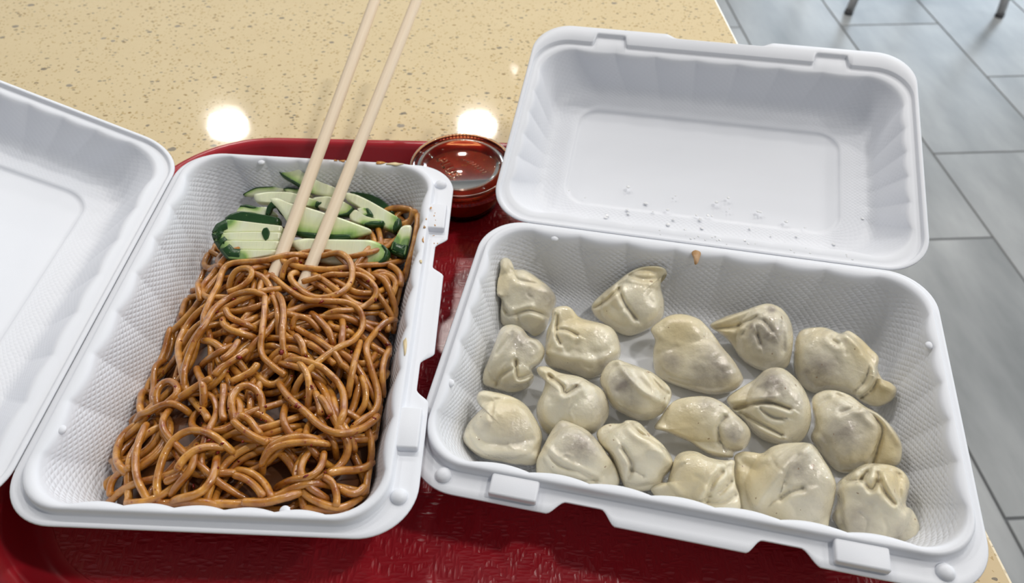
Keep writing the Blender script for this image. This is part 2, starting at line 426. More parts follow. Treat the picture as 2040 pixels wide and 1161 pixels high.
# ------------------------------------------------------------------ clamshell containers
def sm(x, a, b):
    t = np.clip((x - a) / (b - a), 0, 1); return t * t * (3 - 2 * t)
def base_front(k, u):
    if k > 2: return np.zeros_like(u)
    a = np.abs(u)
    return -(.0062, .0061, .0030)[k] * sm(a, .0255, .032) * (1 - sm(a, .0465, .054))
def lid_front(k, u):
    a = np.abs(u)
    if k <= 1: return -(.0034) * (1 - sm(a, .026, .034))
    if k in (3, 4, 5, 6, 7): return .0078 * sm(a, .0575, .0592) * (1 - sm(a, .0775, .0792))
    return np.zeros_like(u)
def container(P, phi, label):
    o, u, v, n = frame2(*P)
    org = o + v * .08 - n * .0346
    Mx = Matrix.Identity(4)
    for i in range(3): Mx[i][0] = u[i]; Mx[i][1] = -v[i]; Mx[i][2] = n[i]; Mx[i][3] = org[i]
    root = empty('takeout_container', Mx); tag(root, label, 'food container')
    S = np.array([0, .08, .0346])       # container coords -> root coords
    A = [(.1175, .0000, .1634, .0235, -.0006, 0, 0), (.1171, .0004, .1630, .0232, -.0001, 0, 0), (.1160, .0014, .1596, .0225, -.0001, 0, 0), (.1136, .0044, .1534, .0215, -.0001, 0, 0), (.1130, .0050, .1527, .0212, .0002, 0, 0),
         (.1127, .0053, .1521, .0210, .0034, 0, 0), (.1123, .0058, .1516, .0208, .0041, 0, 0), (.1116, .0068, .1508, .0205, .0045, 0, 0), (.1100, .0092, .1490, .0202, .0041, .0007, 0),
         (.1091, .0104, .1482, .020, .0034, .0014, 0), (.1085, .0112, .1475, .0198, .0020, .0018, 0), (.1080, .0118, .1471, .0198, .0000, .0018, .3), (.1075, .0124, .1466, .0198, -.0026, .0016, 1)]
    w0 = A[-1]; w1 = (.1000, .0200, .1390, .023, -.0275, .0007, 1)
    A += lerp_rings(w0, w1, 6) + [w1, (.0978, .0222, .1368, .024, -.0312, .0005, 1), (.0945, .0255, .1335, .024, -.0330, .0003, 1),
         (.0900, .0300, .1290, .022, -.0334, 0, 1), (.0830, .0370, .1220, .017, -.0334, 0, .8), (.0815, .0385, .1205, .016, -.0331, 0, 0), (.0800, .0400, .1190, .015, -.0322, 0, 0), (.0780, .042, .117, .014, -.0320, 0, 0)]
    V, F, UV, E = ring_surface(A, base_front)
    b = mesh('base', V + S, F, PAPER, root, True, UV, {'emb': E})
    md = b.modifiers.new('thickness', 'SOLIDIFY'); md.thickness = .0011; md.offset = -1
    for s in (-1, 1):                   # two latch tabs and two corner studs on the front flange
        box('latch_tab', (s * .0685 - .0102, -.1612 + .08, .0335), (s * .0685 + .0102, -.1505 + .08, .0381), PAPER, b, .0011, 3, True)
        bm = bmesh.new(); bmesh.ops.create_uvsphere(bm, u_segments=24, v_segments=14, radius=.0036)
        for q in bm.verts: q.co.z *= .75
        bmesh.ops.translate(bm, verts=bm.verts, vec=(s * .0994, -.1557 + .08, .0345)); bm_obj('corner_stud', bm, PAPER, b)
    for (lu, lv) in ((-.077, .0118), (.1083, .048), (-.1083, .112)):     # small lugs on the inner edge of the lip
        bm = bmesh.new(); bmesh.ops.create_uvsphere(bm, u_segments=16, v_segments=10, radius=.0021)
        for q in bm.verts: q.co.z *= .55
        bmesh.ops.translate(bm, verts=bm.verts, vec=(lu, -lv + .08, .0346 + .0022)); bm_obj('nesting_lug', bm, PAPER, b)
    B = [(.1175, .0000, .1572, .0235, -.0006, 0, 0), (.1171, .0004, .1568, .0232, -.0001, 0, 0), (.1160, .0014, .1530, .0225, -.0001, 0, 0), (.1153, .0021, .1446, .022, -.0002, 0, 0), (.1150, .0024, .1440, .0219, -.0006, 0, 0),
         (.1147, .0028, .1433, .0216, -.0020, 0, 0), (.1142, .0034, .1426, .0213, -.0023, 0, 0), (.1125, .0056, .1408, .0208, -.0022, 0, 0), (.1105, .0082, .1386, .0204, -.0023, .0005, 0),
         (.1092, .0099, .1373, .020, -.0030, .0011, 0), (.1083, .0110, .1363, .0198, -.0048, .0014, .1), (.1076, .0118, .1356, .0198, -.0065, .0013, .15)]
    w0 = B[-1]; w1 = (.1000, .0200, .1285, .023, -.0225, .0004, .2)
    B += lerp_rings(w0, w1, 5) + [w1, (.0975, .0225, .1260, .024, -.0255, .0006, .25), (.0940, .0260, .1225, .024, -.0268, .0005, .25),
         (.0890, .0310, .1175, .020, -.0272, 0, .25), (.0830, .0350, .1140, .015, -.0274, 0, .2), (.0820, .0360, .1130, .0140, -.0275, 0, 0), (.0812, .0368, .1122, .0132, -.0281, 0, 0), (.0806, .0374, .1116, .0125, -.0288, 0, 0), (.079, .039, .110, .012, -.0290, 0, 0)]
    V, F, UV, E = ring_surface(B, lid_front, flip=True)
    V = V * np.array([1, -1, 1])
    cp, sp = math.cos(phi), math.sin(phi)
    def lidpt(p): p = np.atleast_2d(p); return np.column_stack([p[:, 0], p[:, 1] * cp - p[:, 2] * sp, p[:, 1] * sp + p[:, 2] * cp]) + S
    l = mesh('lid', lidpt(V), F, PAPER, root, True, UV, {'emb': E})
    md = l.modifiers.new('thickness', 'SOLIDIFY'); md.thickness = .0011; md.offset = -1
    # living hinge
    hs = []
    for x in np.linspace(-.0945, .0945, 24):
        hs.append([(x, -.0016, -.0010), (x, 0, -.0016), (x, .0016 * cp, .0016 * sp - .0010), (x, .0016 * cp, .0016 * sp - .0022), (x, 0, -.003), (x, -.0016, -.0022)])
    V = np.array(hs).reshape(-1, 3) + S; F = []
    for i in range(23):
        for k in range(6): F.append((i * 6 + k, (i + 1) * 6 + k, (i + 1) * 6 + (k + 1) % 6, i * 6 + (k + 1) % 6))
    F += [tuple(range(6)), tuple(range(23 * 6 + 5, 23 * 6 - 1, -1))]
    mesh('hinge', V, F, PAPER, root)
    return root, b, l, lidpt, (o, u, v, n)
RP = (.1004, .2720, -.0012, math.radians(-11.3316), math.radians(2.1972), math.radians(-1.8932))
LP = (-.1995, .2257, .0004, math.radians(89.9393), math.radians(-1.2256), math.radians(-2.4775))
boxR, baseR, lidR, lidptR, FR = container(RP, math.radians(11.757), 'open white clamshell container holding boiled dumplings')
boxL, baseL, lidL, lidptL, FL = container(LP, math.radians(25.16), 'open white clamshell container holding brown noodles and cucumber')
def loc_to_world(Fm, p):
    o, u, v, n = Fm; p = np.atleast_2d(p); return o + p[:, :1] * u + p[:, 1:2] * v + p[:, 2:3] * n
def world_to_loc(Fm, X):
    o, u, v, n = Fm; X = np.atleast_2d(X) - o; return np.column_stack([X @ u, X @ v, X @ n])
def bph(Fm, px, h):
    o, u, v, n = Fm; return bp(px, o + n * h, n)

# ------------------------------------------------------------------ noodles
rng = np.random.default_rng(7)
NR = .00171                                             # strand radius
GS = .0006; GU0, GV0 = -.112, .006; GNU, GNV = int(.224 / GS), int(.150 / GS)
uu, vv_ = np.meshgrid(GU0 + GS * np.arange(GNU), GV0 + GS * np.arange(GNV), indexing='ij')
def sstep(x, a, b): t = np.clip((x - a) / (b - a), 0, 1); return t * t * (3 - 2 * t)
def target(u, v):
    """how high the finished heap may reach, in container coordinates"""
    left = sstep(v, .012, .052); far = 1 - sstep(u, .036, .080) * (1 - .78 * sstep(v, .106, .128))
    right = 1 - .35 * sstep(v, .125, .142); near = 1 - .12 * sstep(-u, .092, .104)
    return -.0325 + .0280 * left * far * right * near
TOP = target(uu, vv_)
HM = np.maximum(-.0335, TOP - .0085 - .004 * rng.random())
def inside(u, v, h, pad=.0022):
    k = np.clip((h + .031) / .031, 0, 1) * .0075
    return (np.clip(u, -.0985 - k + pad, .0985 + k - pad), np.clip(v, .0215 - k + pad, .1375 + k - pad))
disk = [(a, b) for a in range(-3, 4) for b in range(-3, 4) if a * a + b * b <= 9]
def rest(path):
    """height at which a strand lies on what is already there"""
    iu = np.clip(((path[:, 0] - GU0) / GS).round().astype(int), 4, GNU - 5); iv = np.clip(((path[:, 1] - GV0) / GS).round().astype(int), 4, GNV - 5)
    z = np.full(len(path), -1.)
    for a, b in disk:
        d = math.hypot(a, b) * GS
        z = np.maximum(z, HM[iu + a, iv + b] + math.sqrt(max(NR * NR - d * d, 0)) * .9)
    k = 3; zp = np.pad(z, k, mode='edge'); z = np.max([zp[i:i + len(z)] for i in range(2 * k + 1)], axis=0) * .45 + z * .55
    ker = np.exp(-.5 * (np.arange(-6, 7) / 3.6) ** 2); ker /= ker.sum()
    return np.convolve(np.pad(z, 6, mode='edge'), ker, 'valid')
def stamp(path, z):
    iu = np.clip(((path[:, 0] - GU0) / GS).round().astype(int), 4, GNU - 5); iv = np.clip(((path[:, 1] - GV0) / GS).round().astype(int), 4, GNV - 5)
    for a, b in disk:
        d = math.hypot(a, b) * GS
        np.maximum.at(HM, (iu + a, iv + b), z + math.sqrt(max(NR * NR - d * d, 0)))
STR = []
def random_path():
    u = rng.uniform(-.1, .085); v = rng.uniform(.02, .14); a = rng.normal(math.pi / 2 * rng.choice([0, 2]), .9) + rng.choice([0, math.pi / 2]) * .6
    kap = rng.normal(0, 35); n = int(rng.uniform(60, 160)); pts = []
    for i in range(n):
        pts.append((u, v)); kap += (-kap * .06 + rng.normal(0, 18)); kap = max(-190, min(190, kap))
        a += kap * .0016
        u2, v2 = u + .0016 * math.cos(a), v + .0016 * math.sin(a)
        cu, cv = inside(np.array(u2), np.array(v2), -.012)
        if abs(cu - u2) > 1e-9 or abs(cv - v2) > 1e-9:
            to = math.atan2(.08 - v, -.01 - u); d = (to - a + math.pi) % (2 * math.pi) - math.pi; a += .25 * math.copysign(1, d)
        u, v = float(cu), float(cv)
    return np.array(pts)
tries = 0
while tries < 1300 and len(STR) < 232:
    tries += 1; p = random_path()
    p = resample(catmull(p[::3], 3), .0016); z = rest(p)
    if np.mean(z - target(p[:, 0], p[:, 1])) > -.0012: continue
    tn = np.gradient(p, axis=0); tn /= np.linalg.norm(tn, axis=1)[:, None] + 1e-9; lat = np.column_stack([-tn[:, 1], tn[:, 0]])
    for k in range(rng.choice([1, 1, 2, 3])):           # strands often lie side by side
        a0 = int(rng.uniform(0, .25) * len(p)); b0 = len(p) - int(rng.uniform(0, .25) * len(p))
        pk = (p + lat * (k * 2.05 * NR + .0012 * np.sin(np.arange(len(p)) * .06 + k * 2)[:, None] * (k > 0)))[a0:b0]
        zk = rest(pk)
        if np.percentile(zk - target(pk[:, 0], pk[:, 1]), 90) > .0015: continue
        pu, pv = inside(pk[:, 0], pk[:, 1], zk); pk = np.column_stack([pu, pv]); stamp(pk, zk); STR.append(np.column_stack([pk, zk]))
# strands that can be followed in the photograph, as pixel traces on magnified crops
TT = {1: (340, 480, 5.804), 2: (580, 480, 5.804), 3: (260, 640, 5.804), 4: (500, 640, 5.807), 5: (200, 800, 5.279), 6: (460, 800, 5.047)}
def tp(k, *pts): x, y, s = TT[k]; return [(x + a / s, y + b / s) for a, b in pts]
TR = [
 tp(5, (100, 1000), (90, 880), (150, 770), (260, 720), (350, 690)), tp(5, (420, 230), (260, 300), (170, 420), (150, 550), (190, 660), (260, 730)),
 tp(6, (1080, 850), (1150, 920), (1270, 930), (1370, 820)), tp(6, (900, 760), (980, 760), (1050, 870), (1070, 1000), (1050, 1080)),
 tp(4, (1260, 560), (1320, 750), (1330, 900), (1280, 1010), (1180, 1060)), tp(2, (990, 700), (1080, 790), (1120, 900), (1110, 1060)),
 tp(2, (1100, 270), (1200, 310), (1280, 420), (1300, 530)), tp(4, (730, 800), (790, 930), (820, 1100)), tp(4, (780, 850), (870, 960), (930, 1100)),
 tp(3, (240, 960), (240, 800), (270, 650), (330, 520), (390, 380)), tp(3, (960, 650), (1000, 570), (1120, 500), (1260, 420), (1380, 330)),
 tp(3, (770, 460), (900, 430), (1020, 380), (1130, 280), (1200, 200)), tp(3, (1020, 450), (1130, 400), (1200, 300), (1260, 200)),
 tp(1, (330, 680), (320, 560), (300, 430), (330, 370)), tp(1, (110, 850), (130, 700), (160, 520), (220, 400), (320, 310), (450, 260)),
 tp(1, (100, 480), (150, 330), (200, 200), (300, 110), (420, 75), (540, 80)), tp(1, (400, 230), (500, 265), (600, 300)),
 tp(1, (640, 760), (650, 850), (740, 910), (870, 960), (1010, 980)), tp(1, (590, 820), (590, 920), (660, 1020), (800, 1060), (1000, 1060)),
 tp(4, (490, 150), (570, 210), (610, 320), (620, 420)), tp(4, (640, 260), (760, 320), (860, 400), (980, 520)), tp(4, (500, 60), (620, 130), (760, 220), (900, 310), (1000, 400), (1060, 490)),
 tp(1, (1090, 620), (1090, 760), (1070, 950), (1040, 1161)) + tp(4, (110, 250), (130, 400), (230, 510), (330, 580), (420, 640)),
 tp(1, (1160, 600), (1220, 720), (1240, 900), (1230, 1060)), tp(1, (1200, 540), (1290, 700), (1310, 860), (1290, 1050)) + tp(4, (370, 300), (390, 400)),
 tp(2, (210, 780), (300, 890), (400, 990), (470, 1110), (490, 1161)), tp(2, (10, 1000), (20, 910), (100, 890), (220, 940), (340, 1040)),
 tp(2, (330, 820), (500, 810), (680, 790), (850, 740), (960, 680), (1000, 590), (950, 500), (860, 420), (740, 390), (600, 390), (450, 370), (300, 360)),
 tp(1, (630, 600), (760, 560), (880, 490), (950, 400), (940, 330), (850, 310), (740, 350), (680, 440), (640, 520)),
 tp(4, (300, 430), (420, 500), (560, 540), (720, 600), (880, 680)), tp(4, (1270, 210), (1230, 380), (1180, 560), (1120, 760), (1100, 850)),
 tp(2, (790, 310), (880, 360), (1000, 390), (1100, 460), (1220, 560), (1280, 680), (1260, 800), (1160, 890), (1020, 980), (920, 1100)) + tp(4, (1330, 300), (1370, 480), (1420, 640), (1470, 820), (1460, 1000), (1380, 1090), (1240, 1161)) + tp(6, (1180, 260)),
 tp(4, (1660, 310), (1570, 370), (1530, 500), (1520, 650), (1530, 780), (1600, 830)),
 tp(3, (110, 1080), (100, 950), (110, 800), (120, 650), (120, 500), (160, 360), (300, 270), (450, 220), (580, 200)),
 tp(3, (290, 970), (280, 860), (330, 740), (420, 680), (510, 710), (550, 790), (500, 870), (380, 930), (250, 1000)),
 tp(3, (540, 900), (680, 810), (820, 720), (960, 640)), tp(3, (740, 460), (770, 580), (830, 690), (840, 830), (800, 960)), tp(3, (1130, 720), (1260, 650), (1430, 580), (1480, 480)),
 tp(3, (0, 1110), (160, 1090), (290, 1020), (430, 950), (560, 950), (680, 1010)), tp(3, (1070, 700), (1080, 850), (1060, 1000), (1080, 1161)),
 tp(3, (1190, 1161), (1160, 950), (1180, 850), (1270, 750), (1380, 740), (1480, 800), (1520, 930), (1480, 1060)),
 tp(1, (370, 1000), (390, 800), (470, 640), (540, 470), (600, 340), (700, 285), (850, 270), (1000, 270), (1180, 235)) + tp(2, (0, 150), (160, 130), (400, 160), (560, 190), (660, 240), (710, 330), (690, 450), (600, 580), (480, 640), (350, 650), (200, 600), (60, 500), (-20, 420), (20, 370), (100, 330)),
 tp(1, (1270, 400), (1280, 320), (1340, 240), (1430, 210), (1500, 215)), tp(2, (100, 480), (230, 440), (370, 400)),
 tp(1, (1080, 320), (1150, 380), (1250, 470), (1370, 570), (1500, 650)) + tp(2, (200, 690), (350, 715), (520, 700), (650, 700), (760, 760), (830, 880), (820, 1010), (740, 1100)) + tp(4, (1150, 220), (900, 370), (700, 530), (560, 650), (480, 760), (460, 850)),
 tp(3, (600, 780), (610, 650), (640, 480), (690, 330), (760, 180), (880, 60)) + tp(1, (500, 790), (620, 690), (780, 620), (950, 590), (1110, 580)),
 tp(4, (340, 420), (450, 420), (640, 460), (820, 530), (960, 630), (1050, 770), (1080, 930), (1070, 1100)) + tp(6, (1140, 120), (1080, 220), (1030, 290)),
 tp(4, (490, 370), (560, 470), (630, 570), (670, 680), (670, 850), (630, 1000)),
 tp(6, (60, 130), (160, 150), (230, 240), (310, 350)), tp(6, (0, 180), (100, 270), (250, 370), (400, 430)),
 tp(6, (280, 690), (300, 560), (400, 440), (560, 370), (750, 350), (950, 360)), tp(6, (330, 740), (370, 600), (480, 490), (640, 440), (830, 420), (1000, 390)),
 tp(6, (920, 440), (930, 560), (890, 680), (800, 760), (640, 810), (400, 820)),
 tp(4, (310, 660), (360, 780), (430, 870), (540, 970), (680, 1090)) + tp(6, (800, 150), (900, 240), (1020, 320), (1150, 340), (1300, 290), (1440, 180), (1500, 120)),
 tp(6, (0, 640), (150, 690), (280, 760), (370, 870), (410, 990)), tp(6, (0, 730), (130, 770), (250, 860), (340, 980)),
 tp(6, (100, 1030), (300, 1050), (480, 1020), (620, 960), (710, 850)), tp(6, (930, 690), (1080, 720), (1250, 700), (1400, 600), (1480, 440), (1490, 250)),
 tp(5, (650, 850), (780, 800), (900, 750)), tp(5, (700, 980), (830, 870), (950, 740), (990, 560), (1000, 380)),
 tp(5, (1200, 480), (1220, 600), (1200, 760), (1120, 900), (980, 990), (850, 1000), (700, 1000)),
 tp(5, (480, 190), (430, 330), (380, 500), (370, 680), (390, 820), (440, 930), (500, 1040)),
 tp(5, (790, 750), (830, 660), (920, 560), (1060, 480), (1200, 470), (1330, 480)),
 tp(5, (590, 1030), (580, 900), (610, 730), (670, 560), (770, 400), (900, 310), (1030, 300), (1180, 350), (1290, 430), (1400, 500)),
]
HERO = []
for t in TR:
    px = catmull(t, 8); h = np.full(len(px), -.006)
    for it in range(3):
        X = np.vstack([bph(FL, px[i:i + 1], h[i]) for i in range(len(px))]); L = world_to_loc(FL, X)
        p = resample(L[:, :2], .0016); z = rest(p); z = np.minimum(z, target(p[:, 0], p[:, 1]) + .0045)
        s = np.linspace(0, 1, len(px)); h = np.interp(s, np.linspace(0, 1, len(z)), z)
    pu, pv = inside(p[:, 0], p[:, 1], z); ok = np.hypot(pu - p[:, 0], pv - p[:, 1]) < .0022
    runs = np.split(np.arange(len(p)), np.where(np.diff(ok.astype(int)) != 0)[0] + 1); runs = [q for q in runs if ok[q[0]]]
    if not runs: continue
    best = max(runs, key=len)
    if len(best) < 7: continue
    p = np.column_stack([pu, pv])[best]; z = z[best]; ker = np.ones(5) / 5; p = np.column_stack([np.convolve(np.pad(p[:, k], 2, mode='edge'), ker, 'valid') for k in (0, 1)]); stamp(p, z); HERO.append(np.column_stack([p, z]))
heap = empty('noodle_heap', boxL.matrix_world.copy())
tag(heap, 'tangled heap of glossy brown sauced noodles in the open container', 'noodles')
toroot = lambda q: np.column_stack([q[:, 0], -q[:, 1] + .08, q[:, 2] + .0346])
def add_noodle(q):
    q = toroot(q); n = len(q)
    for sgn in (0, 1):                                  # most ends tuck down between other strands
        if rng.random() < .8 and n > 14:
            dip = .0046 * np.clip(1 - np.arange(n) / 6, 0, 1) ** 1.6; q[:, 2] -= dip if sgn else dip[::-1]
    q[:, 2] = np.maximum(q[:, 2], .0012 + NR)
    r = NR * rng.uniform(.9, 1.08)
    rad = np.full(n, r); rad[0] *= .8; rad[-1] *= .8
    V, F = tube(q, rad, 9); mesh('noodle', V, F, NOODLE, heap)
for t, hs in (([(829, 413), (832, 440), (826, 480), (815, 520), (803, 550)], (-.001, -.003, -.006, -.009, -.012)), ([(828, 418), (818, 440), (803, 458), (795, 466)], (-.0012, -.008, -.012, -.014)),
              ([(752, 452), (757, 470), (760, 490), (766, 512)], (-.013, -.0085, -.008, -.011)), ([(730, 452), (742, 470), (748, 490), (750, 505)], (-.013, -.009, -.0085, -.012))):
    q = np.vstack([world_to_loc(FL, bph(FL, [a], h)) for a, h in zip(t, hs)]); HERO.append(resample(catmull(q, 8), .0016))
for q in STR + HERO: add_noodle(q)
print('noodles', len(STR), len(HERO))
# the dense mass below the strands
k = 4; su = uu[::k, ::k]; sv = vv_[::k, ::k]; hb = np.maximum(-.0333, np.minimum(target(su, sv) - .0092, -.012))
cu, cv = inside(su, sv, hb, .003)
V = toroot(np.column_stack([cu.ravel(), cv.ravel(), hb.ravel()])); ny = su.shape[1]; F = []
for i in range(su.shape[0] - 1):
    for j in range(ny - 1): F.append((i * ny + j, (i + 1) * ny + j, (i + 1) * ny + j + 1, i * ny + j + 1)[::-1])
mo = mesh('sauce_bed', V, F, BED, heap); tag(mo, None, None, kind='stuff')
# chili flakes sitting on the strands
V = []; F = []
spots = [(370, 577), (465, 595), (345, 612), (303, 686), (330, 684), (345, 683), (587, 574), (680, 540), (597, 521), (540, 585), (735, 558), (717, 560), (648, 571), (587, 625), (748, 595), (773, 686), (476, 711), (510, 713), (590, 806), (598, 810), (415, 876), (425, 880), (455, 812), (452, 818), (430, 620), (350, 770), (295, 826), (265, 845), (384, 895), (433, 900), (610, 947), (745, 832), (690, 650), (640, 600), (520, 835), (620, 768), (700, 700), (560, 700), (400, 820), (385, 967)]
spots += [(rng.uniform(300, 760), rng.uniform(560, 960)) for _ in range(90)]
for k, s in enumerate(spots):
    L = world_to_loc(FL, bph(FL, [s], -.008))[0]
    for _ in range(3):
        iu = int(np.clip(round((L[0] - GU0) / GS), 4, GNU - 5)); iv = int(np.clip(round((L[1] - GV0) / GS), 4, GNV - 5)); h = HM[iu, iv]
        L = world_to_loc(FL, bph(FL, [s], h))[0]
    cu, cv = inside(L[0], L[1], h); c = toroot(np.array([[cu, cv, h]]))[0]
    a = rng.uniform(0, 6.28); l = rng.uniform(.0005, .0014) * (1.35 if k < 40 else .7); w = l * rng.uniform(.4, .8); b0 = len(V)
    for i in range(7):
        t = 2 * math.pi * i / 7; x, y = l * math.cos(t) * rng.uniform(.8, 1.2), w * math.sin(t) * rng.uniform(.8, 1.2)
        V.append(c + np.array([x * math.cos(a) - y * math.sin(a), x * math.sin(a) + y * math.cos(a), -.0004]))
    V.append(c + np.array([0, 0, .0005]))
    for i in range(7): F.append((b0 + i, b0 + (i + 1) % 7, b0 + 7))
    F.append(tuple(b0 + i for i in range(6, -1, -1)))
tag(mesh('chili_flakes', V, F, CHILI, heap), None, None, kind='stuff')

# ------------------------------------------------------------------ outlines inflated into solid pieces
def poly_d(P, line):
    """distance of points P to a polyline and the side they lie on"""
    line = np.asarray(line, float); best = np.full(len(P), 1e9); side = np.zeros(len(P))
    for a, b in zip(line[:-1], line[1:]):
        ab = b - a; t = np.clip(((P - a) @ ab) / (ab @ ab), 0, 1); q = P - (a + t[:, None] * ab); d = np.hypot(q[:, 0], q[:, 1])
        cr = ab[0] * q[:, 1] - ab[1] * q[:, 0]; m = d < best; best[m] = d[m]; side[m] = np.sign(cr[m])
    return best, side
def radial(outline, cen, rings, segs):
    o = resample(catmull(outline, 6, True), n=segs, closed=True)
    r = np.linspace(0, 1, rings + 1)[1:] ** .9
    P = [np.asarray(cen, float)]; R = [0.]
    for k in r:
        P += list(cen + k * (o - cen)); R += [k] * segs
    return np.array(P), np.array(R), o
def radial_faces(rings, segs):
    F = [(0, 1 + i, 1 + (i + 1) % segs) for i in range(segs)]
    for k in range(rings - 1):
        for i in range(segs):
            j = (i + 1) % segs; F.append((1 + k * segs + i, 1 + (k + 1) * segs + i, 1 + (k + 1) * segs + j, 1 + k * segs + j))
    return F
def close_faces(F, nv, segs):
    """top sheet faces + mirrored bottom sheet sharing the rim ring"""
    rim0 = nv - segs; mp = lambda i: i if i >= rim0 else nv + i
    return F + [tuple(mp(i) for i in f[::-1]) for f in F]

# ------------------------------------------------------------------ dumplings
C5 = (900, 500, 2.525); C6 = (1260, 560, 2.902); C7 = (1260, 840, 3.4)
def cp_(C, pts): return np.array([(C[0] + a / C[2], C[1] + b / C[2]) for a, b in pts])
oR, uR, vR, nR = FR
def dumpling(C, label, outline, bodies, creases=(), ridges=(), fills=(), thins=(), thick=.0105, h0=-.0205, cen=None):
    out = cp_(C, outline); s = 1 / C[2]
    cpx = out.mean(0) if cen is None else cp_(C, [cen])[0]
    RG, SG = 30, 132
    P, R, rim = radial(out, cpx, RG, SG)
    cen3 = bph(FR, [cpx], h0)[0]; Nv = nrm(nrm(CAM - cen3) + .12 * nR)
    X = bp(P, cen3, Nv); mm = np.linalg.norm(cen3 - CAM) / FPX           # metres per pixel here
    size = np.sqrt(len(P)) and np.linalg.norm(rim - cpx, axis=1).mean() * mm
    edge = np.sqrt(np.clip(1 - R ** 2.6, 0, 1))
    top = .0028 * np.clip(1 - R ** 7, 0, 1) ** .5 + .30 * thick * edge
    lump = np.zeros(len(P))
    for (bx, by, rx, ry, hh) in bodies:
        b = cp_(C, [(bx, by)])[0]; d = ((P[:, 0] - b[0]) / (rx * s)) ** 2 + ((P[:, 1] - b[1]) / (ry * s)) ** 2
        lump = np.maximum(lump, hh * np.clip(1 - d, 0, 1) ** .62)
    top = top + .72 * thick * lump * np.clip((1 - R) * 4.5, 0, 1) ** .5
    fold = np.zeros(len(P))
    for cr in creases:
        line, dep, wd_ = (cr + (1.0, 5.0)[len(cr) - 1:]) if len(cr) < 3 else cr
        ln = catmull(cp_(C, line), 5); d, sd = poly_d(P, ln); wpx = wd_ * .8
        k = np.clip((1 - R) * 9, 0, 1)
        g = -.0017 * dep * np.exp(-(d / wpx) ** 2) + .0011 * dep * np.exp(-((d - 2.6 * wpx) / (2.2 * wpx)) ** 2) * (sd > 0)
        top = top + g * k
    for rd in ridges:
        line, dep, wd_ = (rd + (1.0, 7.0)[len(rd) - 1:]) if len(rd) < 3 else rd
        d, sd = poly_d(P, catmull(cp_(C, line), 5)); top = top + .0019 * dep * np.exp(-(d / wd_) ** 2) * np.clip((1 - R) * 12, .0, 1)
    wr = np.random.default_rng(len(label) * 7 + int(cpx[0]))
    half = np.linalg.norm(rim - cpx, axis=1).mean()
    for _ in range(7):
        q0 = cpx + wr.normal(0, .42, 2) * half; an = wr.uniform(0, 6.28); ln_ = wr.uniform(.2, .5) * half; bend = wr.uniform(-.4, .4) * ln_
        dv = np.array([math.cos(an), math.sin(an)]); q1 = q0 + dv * ln_; qm = (q0 + q1) / 2 + bend * np.array([-dv[1], dv[0]])
        d, sd = poly_d(P, catmull([q0, qm, q1], 5)); top = top + wr.uniform(-.0007, .0005) * np.exp(-(d / wr.uniform(3, 7)) ** 2) * np.clip((1 - R) * 7, 0, 1)
    # gentle unevenness of cooked dough
    ph = (hash(label) % 97) * .13
    hx, hy = P[:, 0] * .055 + ph * 0 + len(label), P[:, 1] * .055 + len(label) * 1.7
    top = top + .00055 * (np.sin(hx * 1.3 + .7 * np.sin(hy)) * np.cos(hy * 1.1 + .5 * np.sin(hx * 1.7))) * np.clip((1 - R) * 6, 0, 1)
    top = np.maximum(top, .0004 * (1 - R))
    fill = np.zeros(len(P)); thin = np.clip((R - .72) / .28, 0, 1) * .25
    for (bx, by, r, w) in fills:
        b = cp_(C, [(bx, by)])[0]; d = np.hypot(P[:, 0] - b[0], P[:, 1] - b[1]) / (r * s); fill = np.maximum(fill, w * np.exp(-(d ** 2) * 1.1))
    for (bx, by, r, w) in thins:
        b = cp_(C, [(bx, by)])[0]; d = np.hypot(P[:, 0] - b[0], P[:, 1] - b[1]) / (r * s); thin = np.maximum(thin, w * np.exp(-(d ** 2)))
    rim0 = len(P) - SG
    Vt = X + top[:, None] * Nv
    bot = .95 * thick * np.sqrt(np.clip(1 - R ** 2.2, 0, 1))
    Vb = (X - bot[:, None] * Nv)[:rim0]
    V = np.vstack([Vt, Vb]); F = close_faces(radial_faces(RG, SG), len(P), SG)
    Lc = world_to_loc(FR, V); k = np.clip((Lc[:, 2] + .031) / .031, 0, 1) * .0078
    Lc[:, 2] = np.where(Lc[:, 2] < -.0290, -.0290 - .0032 * (1 - np.exp(-(-.0290 - Lc[:, 2]) / .0032)), Lc[:, 2])
    Lc[:, 1] = np.clip(Lc[:, 1], .0215 - k, .1378 + k); Lc[:, 0] = np.clip(Lc[:, 0], -.0985 - k, .0985 + k)
    V = loc_to_world(FR, Lc)
    i0 = np.argmin(Lc[:, 2]); org = V.mean(0); org = org + nR * (Lc[i0, 2] - world_to_loc(FR, org)[0, 2])
    att = {'fill': np.concatenate([fill, fill[:rim0] * .5]), 'thin': np.concatenate([thin, thin[:rim0]]), 'fold': np.zeros(len(V))}
    o = mesh('dumpling', V - org, F, DOUGH, None, True, None, att); o.location = tuple(org)
    tag(o, label, 'dumpling', 'boiled dumplings in the container'); return o
D = dumpling
